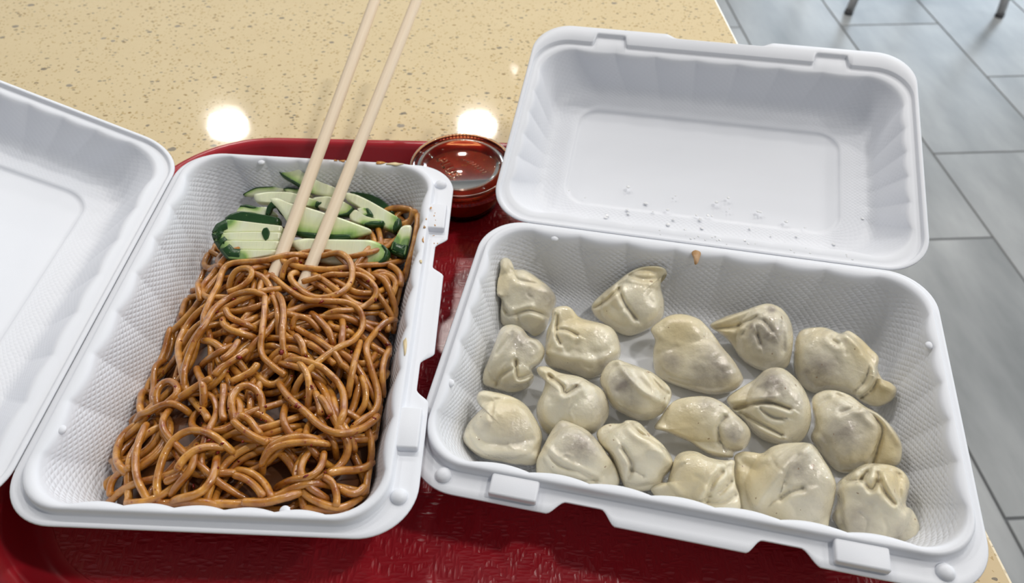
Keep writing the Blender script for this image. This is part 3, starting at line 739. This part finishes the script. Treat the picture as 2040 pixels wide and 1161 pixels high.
D(C5, 'dumpling with a small upright knob and a loose flap over its folds', [(235, 45), (270, 30), (300, 50), (310, 90), (370, 95), (440, 140), (490, 180), (525, 230), (520, 280), (490, 350), (470, 400), (420, 440), (370, 405), (300, 385), (250, 370), (240, 320), (245, 245), (205, 222), (195, 180), (230, 120), (238, 80)],
  [(400, 250, 150, 170, 1), (280, 230, 90, 110, .55)], [([(205, 230), (250, 255), (290, 322), (390, 303), (485, 335)], 1.5, 4.5), ([(330, 330), (350, 380)], .8, 4), ([(310, 100), (330, 150), (400, 170), (480, 180)], .6, 5)], [([(215, 170), (245, 110), (265, 50)], 1, 6), ([(240, 230), (300, 300), (400, 285)], .8, 6)],
  [(480, 240, 55, .8), (390, 225, 40, .5)], [(250, 150, 90, .7), (420, 160, 60, .5)], cen=(360, 230))
D(C5, 'pale dumpling whose thin crest curls up against the hinge wall', [(705, 270), (760, 210), (835, 150), (870, 120), (930, 85), (1000, 68), (1060, 72), (1085, 100), (1060, 125), (1052, 180), (1070, 260), (1060, 340), (1000, 390), (900, 430), (830, 410), (760, 360), (715, 320)],
  [(920, 300, 170, 140, 1), (960, 180, 90, 80, .45)], [([(710, 292), (780, 252), (842, 192)], 1.6, 4), ([(842, 205), (872, 275), (925, 345)], 1.4, 5), ([(880, 120), (960, 150), (1050, 140)], .9, 6)], [([(880, 115), (960, 85), (1075, 92)], 1.3, 5), ([(830, 160), (770, 230)], .8, 6)],
  [(930, 300, 60, .25)], [(990, 110, 90, .8), (800, 220, 60, .5)], cen=(910, 260))
D(C5, 'dumpling with a speckled yellow top corner and smooth rounded front', [(510, 290), (560, 275), (600, 285), (640, 330), (700, 350), (760, 365), (810, 390), (840, 440), (852, 510), (830, 560), (780, 610), (700, 645), (640, 630), (560, 600), (490, 580), (465, 540), (470, 470), (480, 400), (500, 350)],
  [(665, 490, 200, 150, 1)], [([(530, 330), (528, 420), (548, 470)], 1.5, 4), ([(535, 400), (580, 405), (630, 430)], 1.0, 4), ([(600, 590), (640, 560), (690, 590)], .5, 6)], [([(525, 300), (512, 380), (490, 470)], 1.2, 6), ([(480, 510), (600, 545), (720, 555), (840, 505)], 1.0, 9)],
  [(620, 590, 60, .35), (760, 580, 60, .35)], [(640, 350, 120, .9)])
D(C5, 'tall greyish dumpling with a pinched pocket at its lower end', [(250, 385), (300, 368), (350, 385), (390, 430), (440, 450), (468, 500), (450, 560), (405, 600), (415, 640), (380, 690), (300, 712), (210, 690), (160, 670), (155, 620), (190, 530), (220, 450)],
  [(315, 520, 150, 170, 1)], [([(322, 560), (332, 640), (400, 620)], 1.8, 5), ([(225, 690), (245, 635), (300, 600)], 1.3, 5), ([(230, 520), (280, 460), (300, 420)], .6, 6)], [([(310, 590), (330, 660), (400, 645)], 1.0, 5), ([(400, 450), (455, 510), (420, 590)], .8, 7)],
  [(350, 460, 80, .65), (390, 520, 50, .4)], [(220, 630, 90, .5)])
D(C5, 'smooth rounded dumpling with a short pointed tail and one deep tuck', [(430, 585), (480, 580), (540, 610), (640, 630), (700, 660), (760, 700), (790, 770), (785, 840), (740, 900), (690, 925), (600, 920), (520, 930), (465, 910), (430, 840), (428, 770), (455, 710), (468, 655), (435, 620)],
  [(610, 775, 180, 160, 1)], [([(490, 630), (555, 685), (570, 725), (625, 690)], 1.5, 5), ([(740, 720), (745, 800)], .4, 8)], [([(450, 600), (520, 640), (560, 670)], .9, 7)],
  [(740, 800, 60, .55), (620, 700, 40, .3)], [(490, 620, 80, .6)], cen=(600, 770))
D(C5, 'dumpling with a straight raised seam and purplish filling showing through', [(745, 640), (780, 570), (830, 545), (880, 560), (990, 600), (1050, 640), (1100, 690), (1105, 740), (1080, 800), (1040, 830), (1000, 850), (930, 850), (860, 820), (800, 780), (760, 700)],
  [(900, 715, 180, 140, 1)], [([(985, 620), (1040, 690), (1090, 720)], .9, 5)], [([(840, 560), (895, 650), (990, 735), (1085, 775)], 1.4, 8)],
  [(860, 680, 70, .85), (900, 765, 60, .6)], [(1030, 670, 60, .5)])
D(C5, 'flat round dumpling with a raised ring edge beside the side wall', [(125, 725), (150, 702), (200, 705), (300, 730), (370, 770), (420, 840), (455, 920), (450, 980), (430, 1070), (330, 1075), (250, 1060), (150, 1040), (80, 990), (55, 940), (80, 870), (130, 810), (155, 785), (130, 765)],
  [(275, 900, 190, 150, .85)], [([(210, 770), (200, 850)], .7, 4), ([(110, 900), (170, 960), (290, 970), (400, 950)], .7, 8)], [([(65, 930), (130, 1010), (280, 1020), (420, 1030)], 1.3, 9), ([(140, 725), (250, 740)], .6, 7)],
  [(300, 930, 110, .5), (180, 880, 60, .3)], [(280, 810, 130, .7)], cen=(270, 910))
D(C5, 'purplish dumpling with parallel edge ridges by the front rim', [(470, 960), (510, 890), (550, 850), (610, 865), (680, 900), (730, 950), (790, 1030), (830, 1090), (845, 1165), (800, 1210), (700, 1190), (580, 1160), (440, 1140), (425, 1060), (450, 1000)],
  [(640, 1020, 180, 140, 1)], [([(455, 985), (540, 1075), (640, 1110), (720, 1150)], 1.0, 6)], [([(735, 945), (805, 1050), (838, 1150)], 1.2, 7), ([(465, 975), (560, 1060), (740, 1140)], .9, 7)],
  [(650, 985, 100, .9), (560, 900, 60, .5)], [(800, 1080, 60, .4)])
D(C5, 'plump white dumpling with a deep front crease touching the purplish one', [(730, 910), (780, 870), (850, 865), (880, 850), (940, 860), (1000, 920), (1060, 970), (1108, 1040), (1111, 1090), (1070, 1140), (1050, 1190), (950, 1210), (880, 1200), (840, 1130), (800, 1040), (745, 970)],
  [(940, 1020, 190, 160, 1)], [([(885, 855), (940, 920), (1000, 950), (1060, 990)], 1.3, 5), ([(860, 1000), (905, 1080), (890, 1140)], 1.3, 6), ([(900, 1100), (960, 1130)], .8, 5)], [([(1000, 1010), (1100, 1065)], 1.0, 10)],
  [(900, 1080, 60, .3)], [(1000, 920, 80, .5)])
D(C6, 'wide flat dumpling with a yellow upper half and grey filling below', [(105, 280), (150, 235), (220, 195), (300, 190), (380, 215), (430, 260), (470, 310), (520, 380), (580, 450), (630, 530), (640, 580), (590, 630), (480, 660), (380, 645), (280, 615), (215, 590), (140, 545), (120, 480), (120, 400), (130, 340)],
  [(380, 500, 260, 160, .75), (260, 320, 160, 140, .4)], [([(180, 560), (300, 590), (450, 620), (590, 600)], .5, 7)], [([(215, 580), (340, 625), (480, 640), (620, 580)], .8, 7)],
  [(225, 470, 70, .75), (480, 510, 150, .75), (380, 570, 80, .5)], [(260, 290, 170, .95)], thick=.009)
D(C6, 'dumpling with a pointed wing and pitted grey centre by the back wall', [(445, 255), (520, 210), (640, 170), (720, 140), (790, 128), (860, 155), (910, 220), (930, 300), (925, 400), (900, 490), (850, 510), (760, 520), (680, 490), (620, 440), (560, 350), (500, 300)],
  [(770, 340, 170, 180, 1)], [([(470, 275), (570, 272), (640, 250), (715, 215)], 1.3, 5), ([(640, 310), (690, 240), (760, 245), (800, 300)], 1.0, 5), ([(720, 320), (735, 370)], 1.0, 5), ([(860, 260), (870, 400)], .8, 8)], [([(460, 258), (600, 205), (710, 165)], 1.0, 7), ([(570, 370), (660, 470), (780, 510)], .9, 7)],
  [(770, 340, 130, .8), (800, 170, 30, 1), (680, 270, 25, .9)], [(560, 260, 110, .8)], cen=(740, 340))
D(C6, 'large dumpling with two yellow dough wings spread toward the side wall', [(945, 330), (980, 280), (1060, 265), (1130, 270), (1200, 300), (1250, 285), (1320, 330), (1380, 390), (1425, 440), (1420, 510), (1450, 570), (1500, 590), (1530, 630), (1500, 690), (1420, 725), (1340, 705), (1240, 650), (1120, 640), (1040, 650), (970, 600), (935, 520), (930, 420)],
  [(1140, 480, 220, 200, 1)], [([(1200, 300), (1150, 340), (1180, 370)], 1.0, 5), ([(1420, 515), (1385, 620), (1295, 690)], 1.8, 5), ([(1250, 300), (1330, 400), (1410, 500)], .7, 6)], [([(1200, 310), (1320, 400), (1390, 540), (1320, 650)], .9, 8), ([(1440, 610), (1510, 640)], .8, 7)],
  [(1090, 530, 130, .75), (1010, 530, 40, .8)], [(1340, 400, 110, .95), (1450, 640, 110, 1), (1080, 290, 90, .5)], cen=(1190, 490))
D(C6, 'thin flattened dumpling with a round lump at one end', [(125, 850), (160, 790), (230, 700), (310, 670), (430, 665), (520, 700), (600, 770), (670, 840), (685, 900), (650, 970), (590, 990), (580, 1020), (500, 1020), (420, 990), (330, 930), (260, 900), (190, 870)],
  [(590, 875, 100, 100, .95), (420, 800, 230, 130, .6)], [([(530, 790), (490, 850), (510, 930)], 1.0, 5)], [([(150, 845), (260, 890), (400, 970), (540, 1010)], .9, 7)],
  [(590, 880, 80, .8), (440, 715, 70, .6)], [(300, 830, 150, .9)], thick=.0085)
D(C6, 'round dumpling with a folded lip across its middle and long pleats', [(545, 680), (620, 620), (700, 570), (770, 510), (840, 497), (900, 520), (970, 590), (1020, 680), (1035, 780), (1020, 860), (970, 930), (880, 945), (780, 930), (700, 880), (640, 800), (575, 745)],
  [(850, 730, 190, 220, 1)], [([(575, 745), (700, 715), (800, 712), (900, 745)], 1.9, 5), ([(630, 765), (720, 815), (855, 890)], 1.6, 5), ([(740, 745), (805, 790), (860, 800)], 1.1, 5)], [([(560, 710), (690, 685), (820, 680)], 1.0, 7), ([(640, 790), (740, 870), (880, 915)], .8, 7)],
  [(800, 610, 110, .85), (940, 700, 60, .4)], [(620, 680, 90, .6)])
D(C6, 'big dumpling with a broad tan skirt leaning on the side wall', [(1035, 690), (1080, 640), (1160, 628), (1260, 660), (1340, 720), (1430, 770), (1500, 840), (1550, 920), (1560, 980), (1540, 1060), (1440, 1075), (1330, 1085), (1260, 1110), (1180, 1100), (1120, 1040), (1060, 960), (1030, 900), (1050, 820)],
  [(1220, 880, 200, 210, 1)], [([(1180, 655), (1300, 735)], .9, 5), ([(1370, 770), (1440, 850), (1415, 960), (1385, 1060)], 1.6, 6), ([(1200, 770), (1290, 740)], .6, 5), ([(1060, 870), (1120, 930), (1140, 1020)], .7, 8)], [([(1340, 735), (1450, 810), (1530, 930)], .9, 7)],
  [(1240, 900, 140, .7), (1110, 930, 50, .6)], [(1470, 960, 140, 1)])
D(C7, 'yellowish dumpling with three curved pleats half hidden by the front rim', [(120, 455), (180, 415), (230, 410), (250, 350), (290, 240), (350, 200), (430, 200), (520, 240), (620, 260), (690, 260), (690, 330), (700, 420), (725, 500), (730, 600), (640, 640), (540, 640), (420, 610), (280, 570), (170, 520)],
  [(440, 370, 210, 170, 1)], [([(600, 345), (540, 415), (512, 500)], 1.7, 6), ([(670, 400), (590, 470), (500, 515)], 1.6, 6), ([(700, 490), (600, 545), (490, 540)], 1.2, 6), ([(320, 310), (290, 330)], .7, 6)], [([(560, 350), (500, 420), (480, 510)], .9, 8), ([(130, 455), (250, 440), (330, 490)], .9, 8)],
  [(300, 330, 40, .3)], [(380, 400, 200, .8)])
D(C7, 'largest dumpling with a diagonal ridge splitting yellow and grey sides', [(690, 290), (690, 230), (750, 200), (820, 205), (880, 210), (940, 170), (1030, 145), (1180, 140), (1240, 170), (1300, 260), (1350, 340), (1380, 420), (1370, 520), (1340, 640), (1310, 740), (1150, 750), (1000, 730), (850, 680), (730, 620), (710, 480), (680, 400)],
  [(1090, 440, 320, 280, 1)], [([(1000, 520), (1060, 480), (1140, 460)], 1.4, 7), ([(760, 290), (840, 330), (900, 300)], .9, 12), ([(1020, 420), (1050, 330), (1110, 240)], .7, 7)], [([(1200, 155), (1090, 260), (980, 380), (850, 560)], 1.5, 12), ([(1200, 160), (1310, 300), (1360, 430)], 1.1, 9), ([(720, 500), (760, 600)], .7, 8)],
  [(1130, 330, 150, .6), (1220, 520, 150, .4)], [(820, 320, 170, .85), (950, 630, 110, .6)])
D(C7, 'dumpling with an open gathered top beside the rim latch', [(1370, 460), (1400, 400), (1480, 340), (1560, 290), (1640, 280), (1760, 295), (1840, 340), (1880, 420), (1855, 560), (1900, 600), (1945, 700), (1935, 790), (1880, 850), (1740, 850), (1600, 840), (1450, 810), (1390, 720), (1350, 640), (1385, 540)],
  [(1620, 580, 270, 270, 1)], [([(1450, 400), (1530, 405), (1590, 350)], 1.9, 6), ([(1550, 395), (1610, 470), (1650, 420)], 1.6, 6), ([(1655, 360), (1690, 470), (1760, 560)], 1.5, 6), ([(1800, 360), (1800, 500), (1830, 590)], 1.2, 8), ([(1400, 560), (1420, 690)], 1.0, 7)], [([(1480, 350), (1600, 300), (1660, 300)], 1.2, 8), ([(1680, 350), (1730, 480), (1790, 560)], 1.1, 9)],
  [(1530, 660, 130, .6), (1800, 750, 70, .6)], [(1760, 400, 140, .95)])

# ------------------------------------------------------------------ cucumber pieces
CC = (400, 300, 4.1457)
nC = nrm(np.array([-.02, -.42, .9]))
def cucumber(label, outline, skin, h, T=.005, lip=.0012, cen=None, tilt=0, roll=0, full=False, taper=True):
    """outline traced clockwise on the crop; skin = (first, last) outline corners carrying peel"""
    out = cp_(CC, outline); cpx = out.mean(0) if cen is None else cp_(CC, [cen])[0]
    c3 = bph(FL, [cpx], h)[0]
    ex = np.array([1., 0, 0]); nrm_ = nrm(nC + tilt * np.array([0, -1, 0]) + roll * ex)
    RG, SG = 9, 96
    rim_px = np.vstack([out[i] + (out[(i + 1) % len(out)] - out[i]) * t for i in range(len(out)) for t in np.linspace(0, 1, 8, endpoint=False)])
    for _ in range(5 if taper else 1): rim_px = .5 * rim_px + .25 * (np.roll(rim_px, 1, 0) + np.roll(rim_px, -1, 0))
    X_rim = bp(rim_px, c3, nrm_); a = nrm(ex - (ex @ nrm_) * nrm_); b = np.cross(nrm_, a)
    to2 = lambda X: np.column_stack([(X - c3) @ a, (X - c3) @ b])
    P2 = to2(X_rim); o = resample(P2, n=SG, closed=True)
    # which rim samples carry peel
    i0, i1 = skin; m = len(out); ln = (i1 - i0) % m
    sk = P2[[(i0 * 8 + k) % len(P2) for k in range(ln * 8 + 1)]]; sk = resample(sk, n=max(8, ln * 9))
    r = np.linspace(0, 1, RG + 1)[1:]; P = [np.zeros(2)] + [k * q for k in r for q in o]; P = np.array(P); R = np.concatenate([[0], np.repeat(r, SG)])
    d, _ = poly_d(P, sk); area_ = abs(np.sum(o[:, 0] * np.roll(o[:, 1], -1) - o[:, 1] * np.roll(o[:, 0], -1))) / 2
    wide = math.sqrt(area_) * .62; sd = np.clip((d - lip * .6) / wide, 0, 1)
    top = T / 2 - .0009 * np.clip((R - .86) / .14, 0, 1) ** 2
    V3 = lambda q, z: c3 + q[:, :1] * a + q[:, 1:] * b + np.asarray(z).reshape(-1, 1) * nrm_
    rim0 = len(P) - SG
    Vt = V3(P, top); Vm = V3(P[rim0:], np.zeros(SG)); Vb = V3(P, -top)
    V = np.vstack([Vt, Vb]); nv = len(P); F = radial_faces(RG, SG); F = F + [tuple(nv + i for i in f[::-1]) for f in F]
    for i in range(SG):
        j = (i + 1) % SG; F.append((rim0 + i, nv + rim0 + i, nv + rim0 + j, rim0 + j))
    root = empty('cucumber_slice', loc=tuple(c3 - nrm_ * T / 2)); tag(root, label, 'cucumber', 'cucumber slices on the noodles'); org = c3 - nrm_ * T / 2
    mesh('flesh' if not full else 'peel', V - org, F, SKIN if full else FLESH, root, True, None, {'skin_d': np.concatenate([sd, sd])})
    if full: return root
    # peel: a curved band wrapped over the outline edge
    tan = np.gradient(sk, axis=0); tan /= np.linalg.norm(tan, axis=1)[:, None] + 1e-12
    outn = np.column_stack([tan[:, 1], -tan[:, 0]])
    if np.mean(np.sum(outn * sk, 1)) < 0: outn = -outn
    n = len(sk); w = np.sin(np.linspace(.12, math.pi - .12, n)) ** .5 if taper else np.ones(n)
    sec = [(-lip, T / 2 + .0001), (-lip * .45, T / 2 + .00028), (.00005, T / 2 - .0003), (.0005, T * .2), (.0005, -T * .2), (.00005, -T / 2 - .0001), (-lip, -T / 2 - .0001)]
    V = []; F = []
    for (dx, z) in sec: V.append(V3(sk + outn * (dx * w if dx < 0 else np.full(n, dx))[:, None], np.full(n, z)))
    V = np.vstack(V); m = len(sec)
    for k in range(m):
        k2 = (k + 1) % m
        for i in range(n - 1): F.append((k * n + i, k * n + i + 1, k2 * n + i + 1, k2 * n + i))
    F += [tuple(k * n for k in range(m)), tuple(k * n + n - 1 for k in range(m - 1, -1, -1))]
    pe = mesh('peel', V - org, F, SKIN, root); return root
U = cucumber
U('dark peel-side cucumber piece lying at the back of the pile', [(1220, 340), (1400, 362), (1500, 410), (1570, 470), (1612, 532), (1500, 520), (1380, 450), (1260, 390)], (0, 4), -.0165, .004, .0045, full=True)
U('thin pointed cucumber sliver at the far edge of the pile', [(345, 374), (400, 340), (470, 308), (600, 305), (705, 318), (700, 345), (580, 350), (450, 382)], (0, 3), -.0155, .0035, .0009)
U('small green cucumber end peeping from under the top slice', [(680, 325), (730, 310), (800, 325), (900, 355), (930, 378), (860, 385), (760, 370)], (0, 2), -.0130, .004, .0012)
U('long upright cucumber strip with a peel-tipped end reaching the back wall', [(634, 168), (680, 130), (728, 114), (800, 150), (900, 220), (1010, 275), (1105, 308), (1195, 350), (1150, 385), (1060, 388), (900, 348), (770, 268), (690, 225)], (10, 13), -.0065, .005, .0009, tilt=.05)
U('cucumber strip with a dark triangular tip behind the chopsticks', [(442, 368), (560, 350), (740, 350), (880, 390), (1022, 438), (962, 485), (840, 458), (650, 445), (462, 442)], (4, 5), -.0105, .0055, .0028)
U('broad cucumber slice half covered by the large diagonal slice', [(930, 395), (1060, 382), (1190, 430), (1275, 482), (1230, 545), (1150, 556), (1040, 500), (900, 450)], (3, 5), -.0105, .005, .0016)
U('long pale cucumber slice with a peel end by the latch side', [(1190, 352), (1290, 372), (1400, 425), (1500, 482), (1655, 572), (1652, 640), (1600, 684), (1500, 640), (1420, 560), (1300, 470), (1200, 410)], (4, 6), -.0095, .006, .0035)
U('small cucumber wedge with a dark peel corner', [(1290, 482), (1380, 478), (1426, 540), (1370, 556), (1310, 520)], (1, 3), -.0068, .004, .0022)
U('short cucumber chunk with peel along its lower edge', [(1232, 545), (1280, 490), (1370, 556), (1525, 592), (1490, 636), (1360, 632), (1240, 590)], (3, 5), -.0095, .006, .0028)
U('cucumber strip showing its dark rounded peel beside the thick stack', [(200, 575), (250, 535), (335, 508), (500, 535), (665, 562), (658, 622), (540, 622), (420, 605), (280, 590)], (0, 5), -.0092, .006, .0052, full=True)
U('ragged cucumber offcut with crinkled peel between the chopstick and the stack', [(330, 462), (380, 452), (470, 478), (560, 470), (650, 540), (560, 560), (430, 520), (290, 520)], (0, 2), -.0100, .004, .0018)
for nm, pts, sk, hh in (('slice of the fanned cucumber stack that touches the dark peel-side strip', [(235, 585), (500, 618), (690, 640), (685, 697), (450, 692), (112, 702), (150, 630)], (5, 7), -.0102),
                        ('second slice of the fanned cucumber stack, counted from the dark peel-side strip', [(112, 700), (450, 690), (685, 695), (675, 767), (450, 767), (128, 762)], (5, 6), -.0103),
                        ('third slice of the fanned cucumber stack, counted from the dark peel-side strip', [(128, 760), (450, 765), (675, 765), (650, 842), (440, 840), (170, 832)], (5, 6), -.0101),
                        ('slice of the fanned cucumber stack that touches the noodles', [(170, 830), (440, 838), (650, 840), (620, 880), (480, 905), (340, 925), (240, 915)], (5, 7), -.0102)):
    U(nm, pts, sk, hh, .009, .0062, taper=False)
U('crinkled dark peel strip lying across the upper cucumber offcut', [(530, 540), (545, 470), (600, 405), (645, 400), (690, 440), (712, 490), (690, 552), (650, 520), (628, 470), (590, 480), (570, 540)], (0, 5), -.0050, .0022, .002, full=True, cen=(610, 440))
U('small oval peel scrap stuck on the thick cucumber stack', [(500, 680), (520, 640), (552, 632), (576, 680), (560, 735), (530, 748)], (0, 5), -.0052, .002, .0026, full=True)
U('large diagonal cucumber slice lying on top of the pile', [(570, 410), (640, 398), (720, 440), (830, 462), (1000, 515), (1200, 580), (1400, 655), (1420, 672), (1240, 728), (1100, 748), (950, 738), (780, 700), (700, 560), (640, 480)], (8, 11), -.0045, .006, .0030)
U('cucumber slice with a rounded end against the noodles', [(735, 765), (860, 735), (1050, 745), (1250, 748), (1420, 750), (1510, 790), (1562, 842), (1540, 910), (1480, 952), (1280, 958), (1080, 945), (940, 915), (800, 830)], (5, 8), -.0085, .007, .0016)
U('cucumber piece with dark peel pressed upright against the side wall', [(1655, 640), (1690, 622), (1745, 622), (1735, 700), (1712, 790), (1694, 894), (1625, 868), (1562, 838), (1590, 760), (1630, 690)], (4, 8), -.0072, .0045, .0062)

# ------------------------------------------------------------------ chopsticks
for tip, rimpx, lab in (((547, 545), (626, 330), 'pale wooden chopstick crossing the thick cucumber stack'), ((609, 556), (697, 335), 'pale wooden chopstick crossing the rounded end of the cucumber slice')):
    a = bph(FL, [tip], -.0085)[0]; b = bph(FL, [rimpx], .0084)[0]
    d = nrm(b - a); p0 = a - d * .010; Ltot = .25
    tt = np.concatenate([[0, .0006, .002], np.linspace(.006, Ltot - .002, 30), [Ltot - .0006, Ltot]])
    rad = .00335 + .0003 * np.clip(tt / Ltot, 0, 1); rad[0] *= .6; rad[1] *= .9; rad[-1] *= .6; rad[-2] *= .9
    V, F = tube([(0, 0, t) for t in tt], rad, 20)
    o = mesh('chopstick', V, F, WOOD); o.rotation_euler = Vector(d).to_track_quat('Z', 'Y').to_euler(); o.location = tuple(p0)
    tag(o, lab, 'chopstick', 'pair of chopsticks')

# ------------------------------------------------------------------ sauce cup
def lathe(prof, seg=72):
    V = []; F = []
    for r, z in prof:
        for k in range(seg): w = 2 * math.pi * k / seg; V.append((r * math.cos(w), r * math.sin(w), z))
    n = len(prof)
    for i in range(n - 1):
        for k in range(seg): k2 = (k + 1) % seg; F.append((i * seg + k, i * seg + k2, (i + 1) * seg + k2, (i + 1) * seg + k))
    return V, F
cpos = bpz([(919, 326)], -.0135 + ZO)[0]
cup = empty('sauce_cup', loc=(cpos[0], cpos[1], TRAY_Z)); tag(cup, 'clear lidded plastic cup of dark red chili oil standing on the tray', 'sauce cup')
HC = .0265
prof = [(.0001, .0), (.0218, .0), (.0226, .0012), (.0245, .008), (.0268, .016), (.0282, HC - .004), (.0300, HC - .0035), (.0304, HC - .001), (.0308, HC), (.0300, HC), (.0294, HC - .0015), (.0274, HC - .003), (.0260, .016), (.0237, .008), (.0218, .0016), (.0001, .001)]
V, F = lathe(prof); mesh('cup_body', V, F, CLEAR, cup)
sp = [(.0001, .0012), (.0215, .0014), (.0236, .008), (.0257, .0155), (.0266, .0200), (.0264, .0204), (.0001, .0204)]
V, F = lathe(sp); mesh('chili_oil', V, F, SAUCE, cup)
lp = [(.0001, HC + .0004), (.0205, HC + .0004), (.0222, HC + .0012), (.0232, HC + .0030), (.0245, HC + .0034), (.0262, HC + .0030), (.0275, HC + .0012), (.0290, HC + .0012), (.0298, HC + .0034), (.0310, HC + .0038), (.0322, HC + .0030), (.0325, HC + .0005), (.0329, HC - .0035),
      (.0322, HC - .0035), (.0318, HC + .0003), (.0314, HC + .0022), (.0304, HC + .0028), (.0294, HC + .0004), (.0272, HC + .0004), (.0258, HC + .0022), (.0245, HC + .0026), (.0237, HC + .0022), (.0228, HC + .0004), (.0208, HC - .0004), (.0001, HC - .0004)]
V, F = lathe(lp, 96); ld = mesh('cup_lid', V, F, CLEARLID, cup)
for k in range(72):                                     # knurled grip round the lid edge
    pass
V = []; F = []
for k in range(90):
    w = 2 * math.pi * k / 90; b0 = len(V)
    for dw, z, r in ((-.014, HC - .003, .0328), (.014, HC - .003, .0328), (.014, HC + .0026, .0322), (-.014, HC + .0026, .0322), (0, HC - .003, .0336), (0, HC + .0022, .0331)):
        V.append((r * math.cos(w + dw), r * math.sin(w + dw), z))
    F += [(b0, b0 + 4, b0 + 5, b0 + 3), (b0 + 4, b0 + 1, b0 + 2, b0 + 5), (b0, b0 + 1, b0 + 4), (b0 + 3, b0 + 5, b0 + 2)]
tag(mesh('lid_knurling', V, F, CLEARLID, ld, False), None, None, kind='stuff')
def letters(txt, size, loc, rot, parent):
    cu = bpy.data.curves.new('embossed_letters', 'FONT'); cu.body = txt; cu.size = size; cu.extrude = .0004; cu.bevel_depth = .0002; cu.align_x = 'CENTER'; cu.align_y = 'CENTER'; cu.space_character = 1.15
    o = bpy.data.objects.new('embossed_letters', cu); COL.objects.link(o)
    dg = bpy.context.evaluated_depsgraph_get(); me = bpy.data.meshes.new_from_object(o.evaluated_get(dg)); bpy.data.objects.remove(o)
    me.materials.clear(); me.materials.append(CLEARLID); o = bpy.data.objects.new('embossed_letters', me); COL.objects.link(o); o.parent = parent
    o.location = loc; o.rotation_euler = (0, 0, rot); return o
letters('PLUS', .0088, (-.0085, -.0005, HC + .0007), math.radians(-58), ld)
V = []; F = []
for k in range(9):                                      # a row of raised ribs opposite the letters
    t = k / 8; x = .001 + .0135 * t; y = .0085 - .0125 * t ** 1.3; V2, F2 = tube([(x - .0012, y - .0008, HC + .0006), (x + .0012, y + .0008, HC + .0006)], .0004, 6)
    b0 = len(V); V += list(V2); F += [tuple(i + b0 for i in f) for f in F2]
mesh('embossed_ribs', V, F, CLEARLID, ld)

PALESTAIN = m_plain('pale_oil_stain', (.72, .58, .34), .35)
# ------------------------------------------------------------------ stains and droplets on the containers
def dab(px_list, Fm, h, mat, name, parent, root, fac=.00012):
    out = catmull(px_list, 4, True); cen = np.mean(px_list, 0)
    X = world_to_loc(Fm, bph(Fm, np.vstack([[cen], out]), h)); n = len(out)
    X[:, 2] = h; X[0, 2] += fac
    V = np.column_stack([X[:, 0], -X[:, 1] + .08, X[:, 2] + .0346])
    Vb = V.copy(); Vb[:, 2] = V[:, 2].min() - .0002
    F = [(0, 1 + i, 1 + (i + 1) % n) for i in range(n)] + [(n + 1, n + 2 + (i + 1) % n, n + 2 + i) for i in range(n)] + [(1 + i, n + 2 + i, n + 2 + (i + 1) % n, 1 + (i + 1) % n) for i in range(n)]
    A_ = np.sum(out[:, 0] * np.roll(out[:, 1], -1) - out[:, 1] * np.roll(out[:, 0], -1))
    if A_ > 0: F = [f[::-1] for f in F]
    return mesh(name, np.vstack([V, Vb]), F, mat, parent)
sr = np.random.default_rng(11)
def splot(c, rx, ry, h, mat, Fm, base):
    a = np.linspace(0, 2 * math.pi, 9, endpoint=False); k = sr.uniform(.5, 1.25, 9)
    dab([(c[0] + rx * math.cos(t) * q, c[1] + ry * math.sin(t) * q) for t, q in zip(a, k)], Fm, h, mat, 'sauce_stain', base, None, .00005)
for c, rx, ry, mat in (((682, 320), 7, 2.2, STAIN), ((757, 324), 12, 2.6, STAIN), ((785, 326), 18, 3, PALESTAIN), ((668, 319), 4, 1.5, STAIN),
                       ((858, 414), 2.4, 2.6, STAIN), ((846, 452), 2.5, 4, BROWNSTAIN), ((849, 436), 1.5, 2, STAIN), ((843, 478), 1.8, 7, STAIN), ((808, 688), 4.5, 22, PALESTAIN), ((838, 520), 2.5, 5, PALESTAIN)):
    splot(c, rx, ry, .0047, mat, FL, baseL)
for k in range(9): splot((sr.normal(867, 3), sr.normal(440, 22)), sr.uniform(.6, 1.4), sr.uniform(.6, 1.8), .0039 if 0 else .0037, STAIN, FL, baseL)
dab([(1378, 503), (1386, 498), (1396, 503), (1394, 514), (1390, 524), (1384, 526), (1382, 514)], FR, .0044, BROWNSTAIN, 'sauce_stain', baseR, boxR, .00015)
V = []; F = []
bm = bmesh.new()
def drop(u, w, z, r):
    m = bmesh.ops.create_icosphere(bm, subdivisions=2, radius=r)['verts']
    for q in m: q.co.z *= .28
    c = lidptR([[u, w, z]])[0]; bmesh.ops.translate(bm, verts=m, vec=tuple(c))
dr = np.random.default_rng(3)
for k in range(46): drop(dr.normal(.012, .032), abs(dr.normal(.020, .012)) + .012, -.0268 if False else -.0266, dr.uniform(.0005, .0013))
for k in range(24): drop(dr.normal(.02, .035), dr.uniform(.004, .0085), -.0023, dr.uniform(.0003, .0008))
drop(-.031, .043, -.0284, .0013)
tag(bm_obj('water_droplets', bm, WATER, lidR), None, None, kind='stuff')
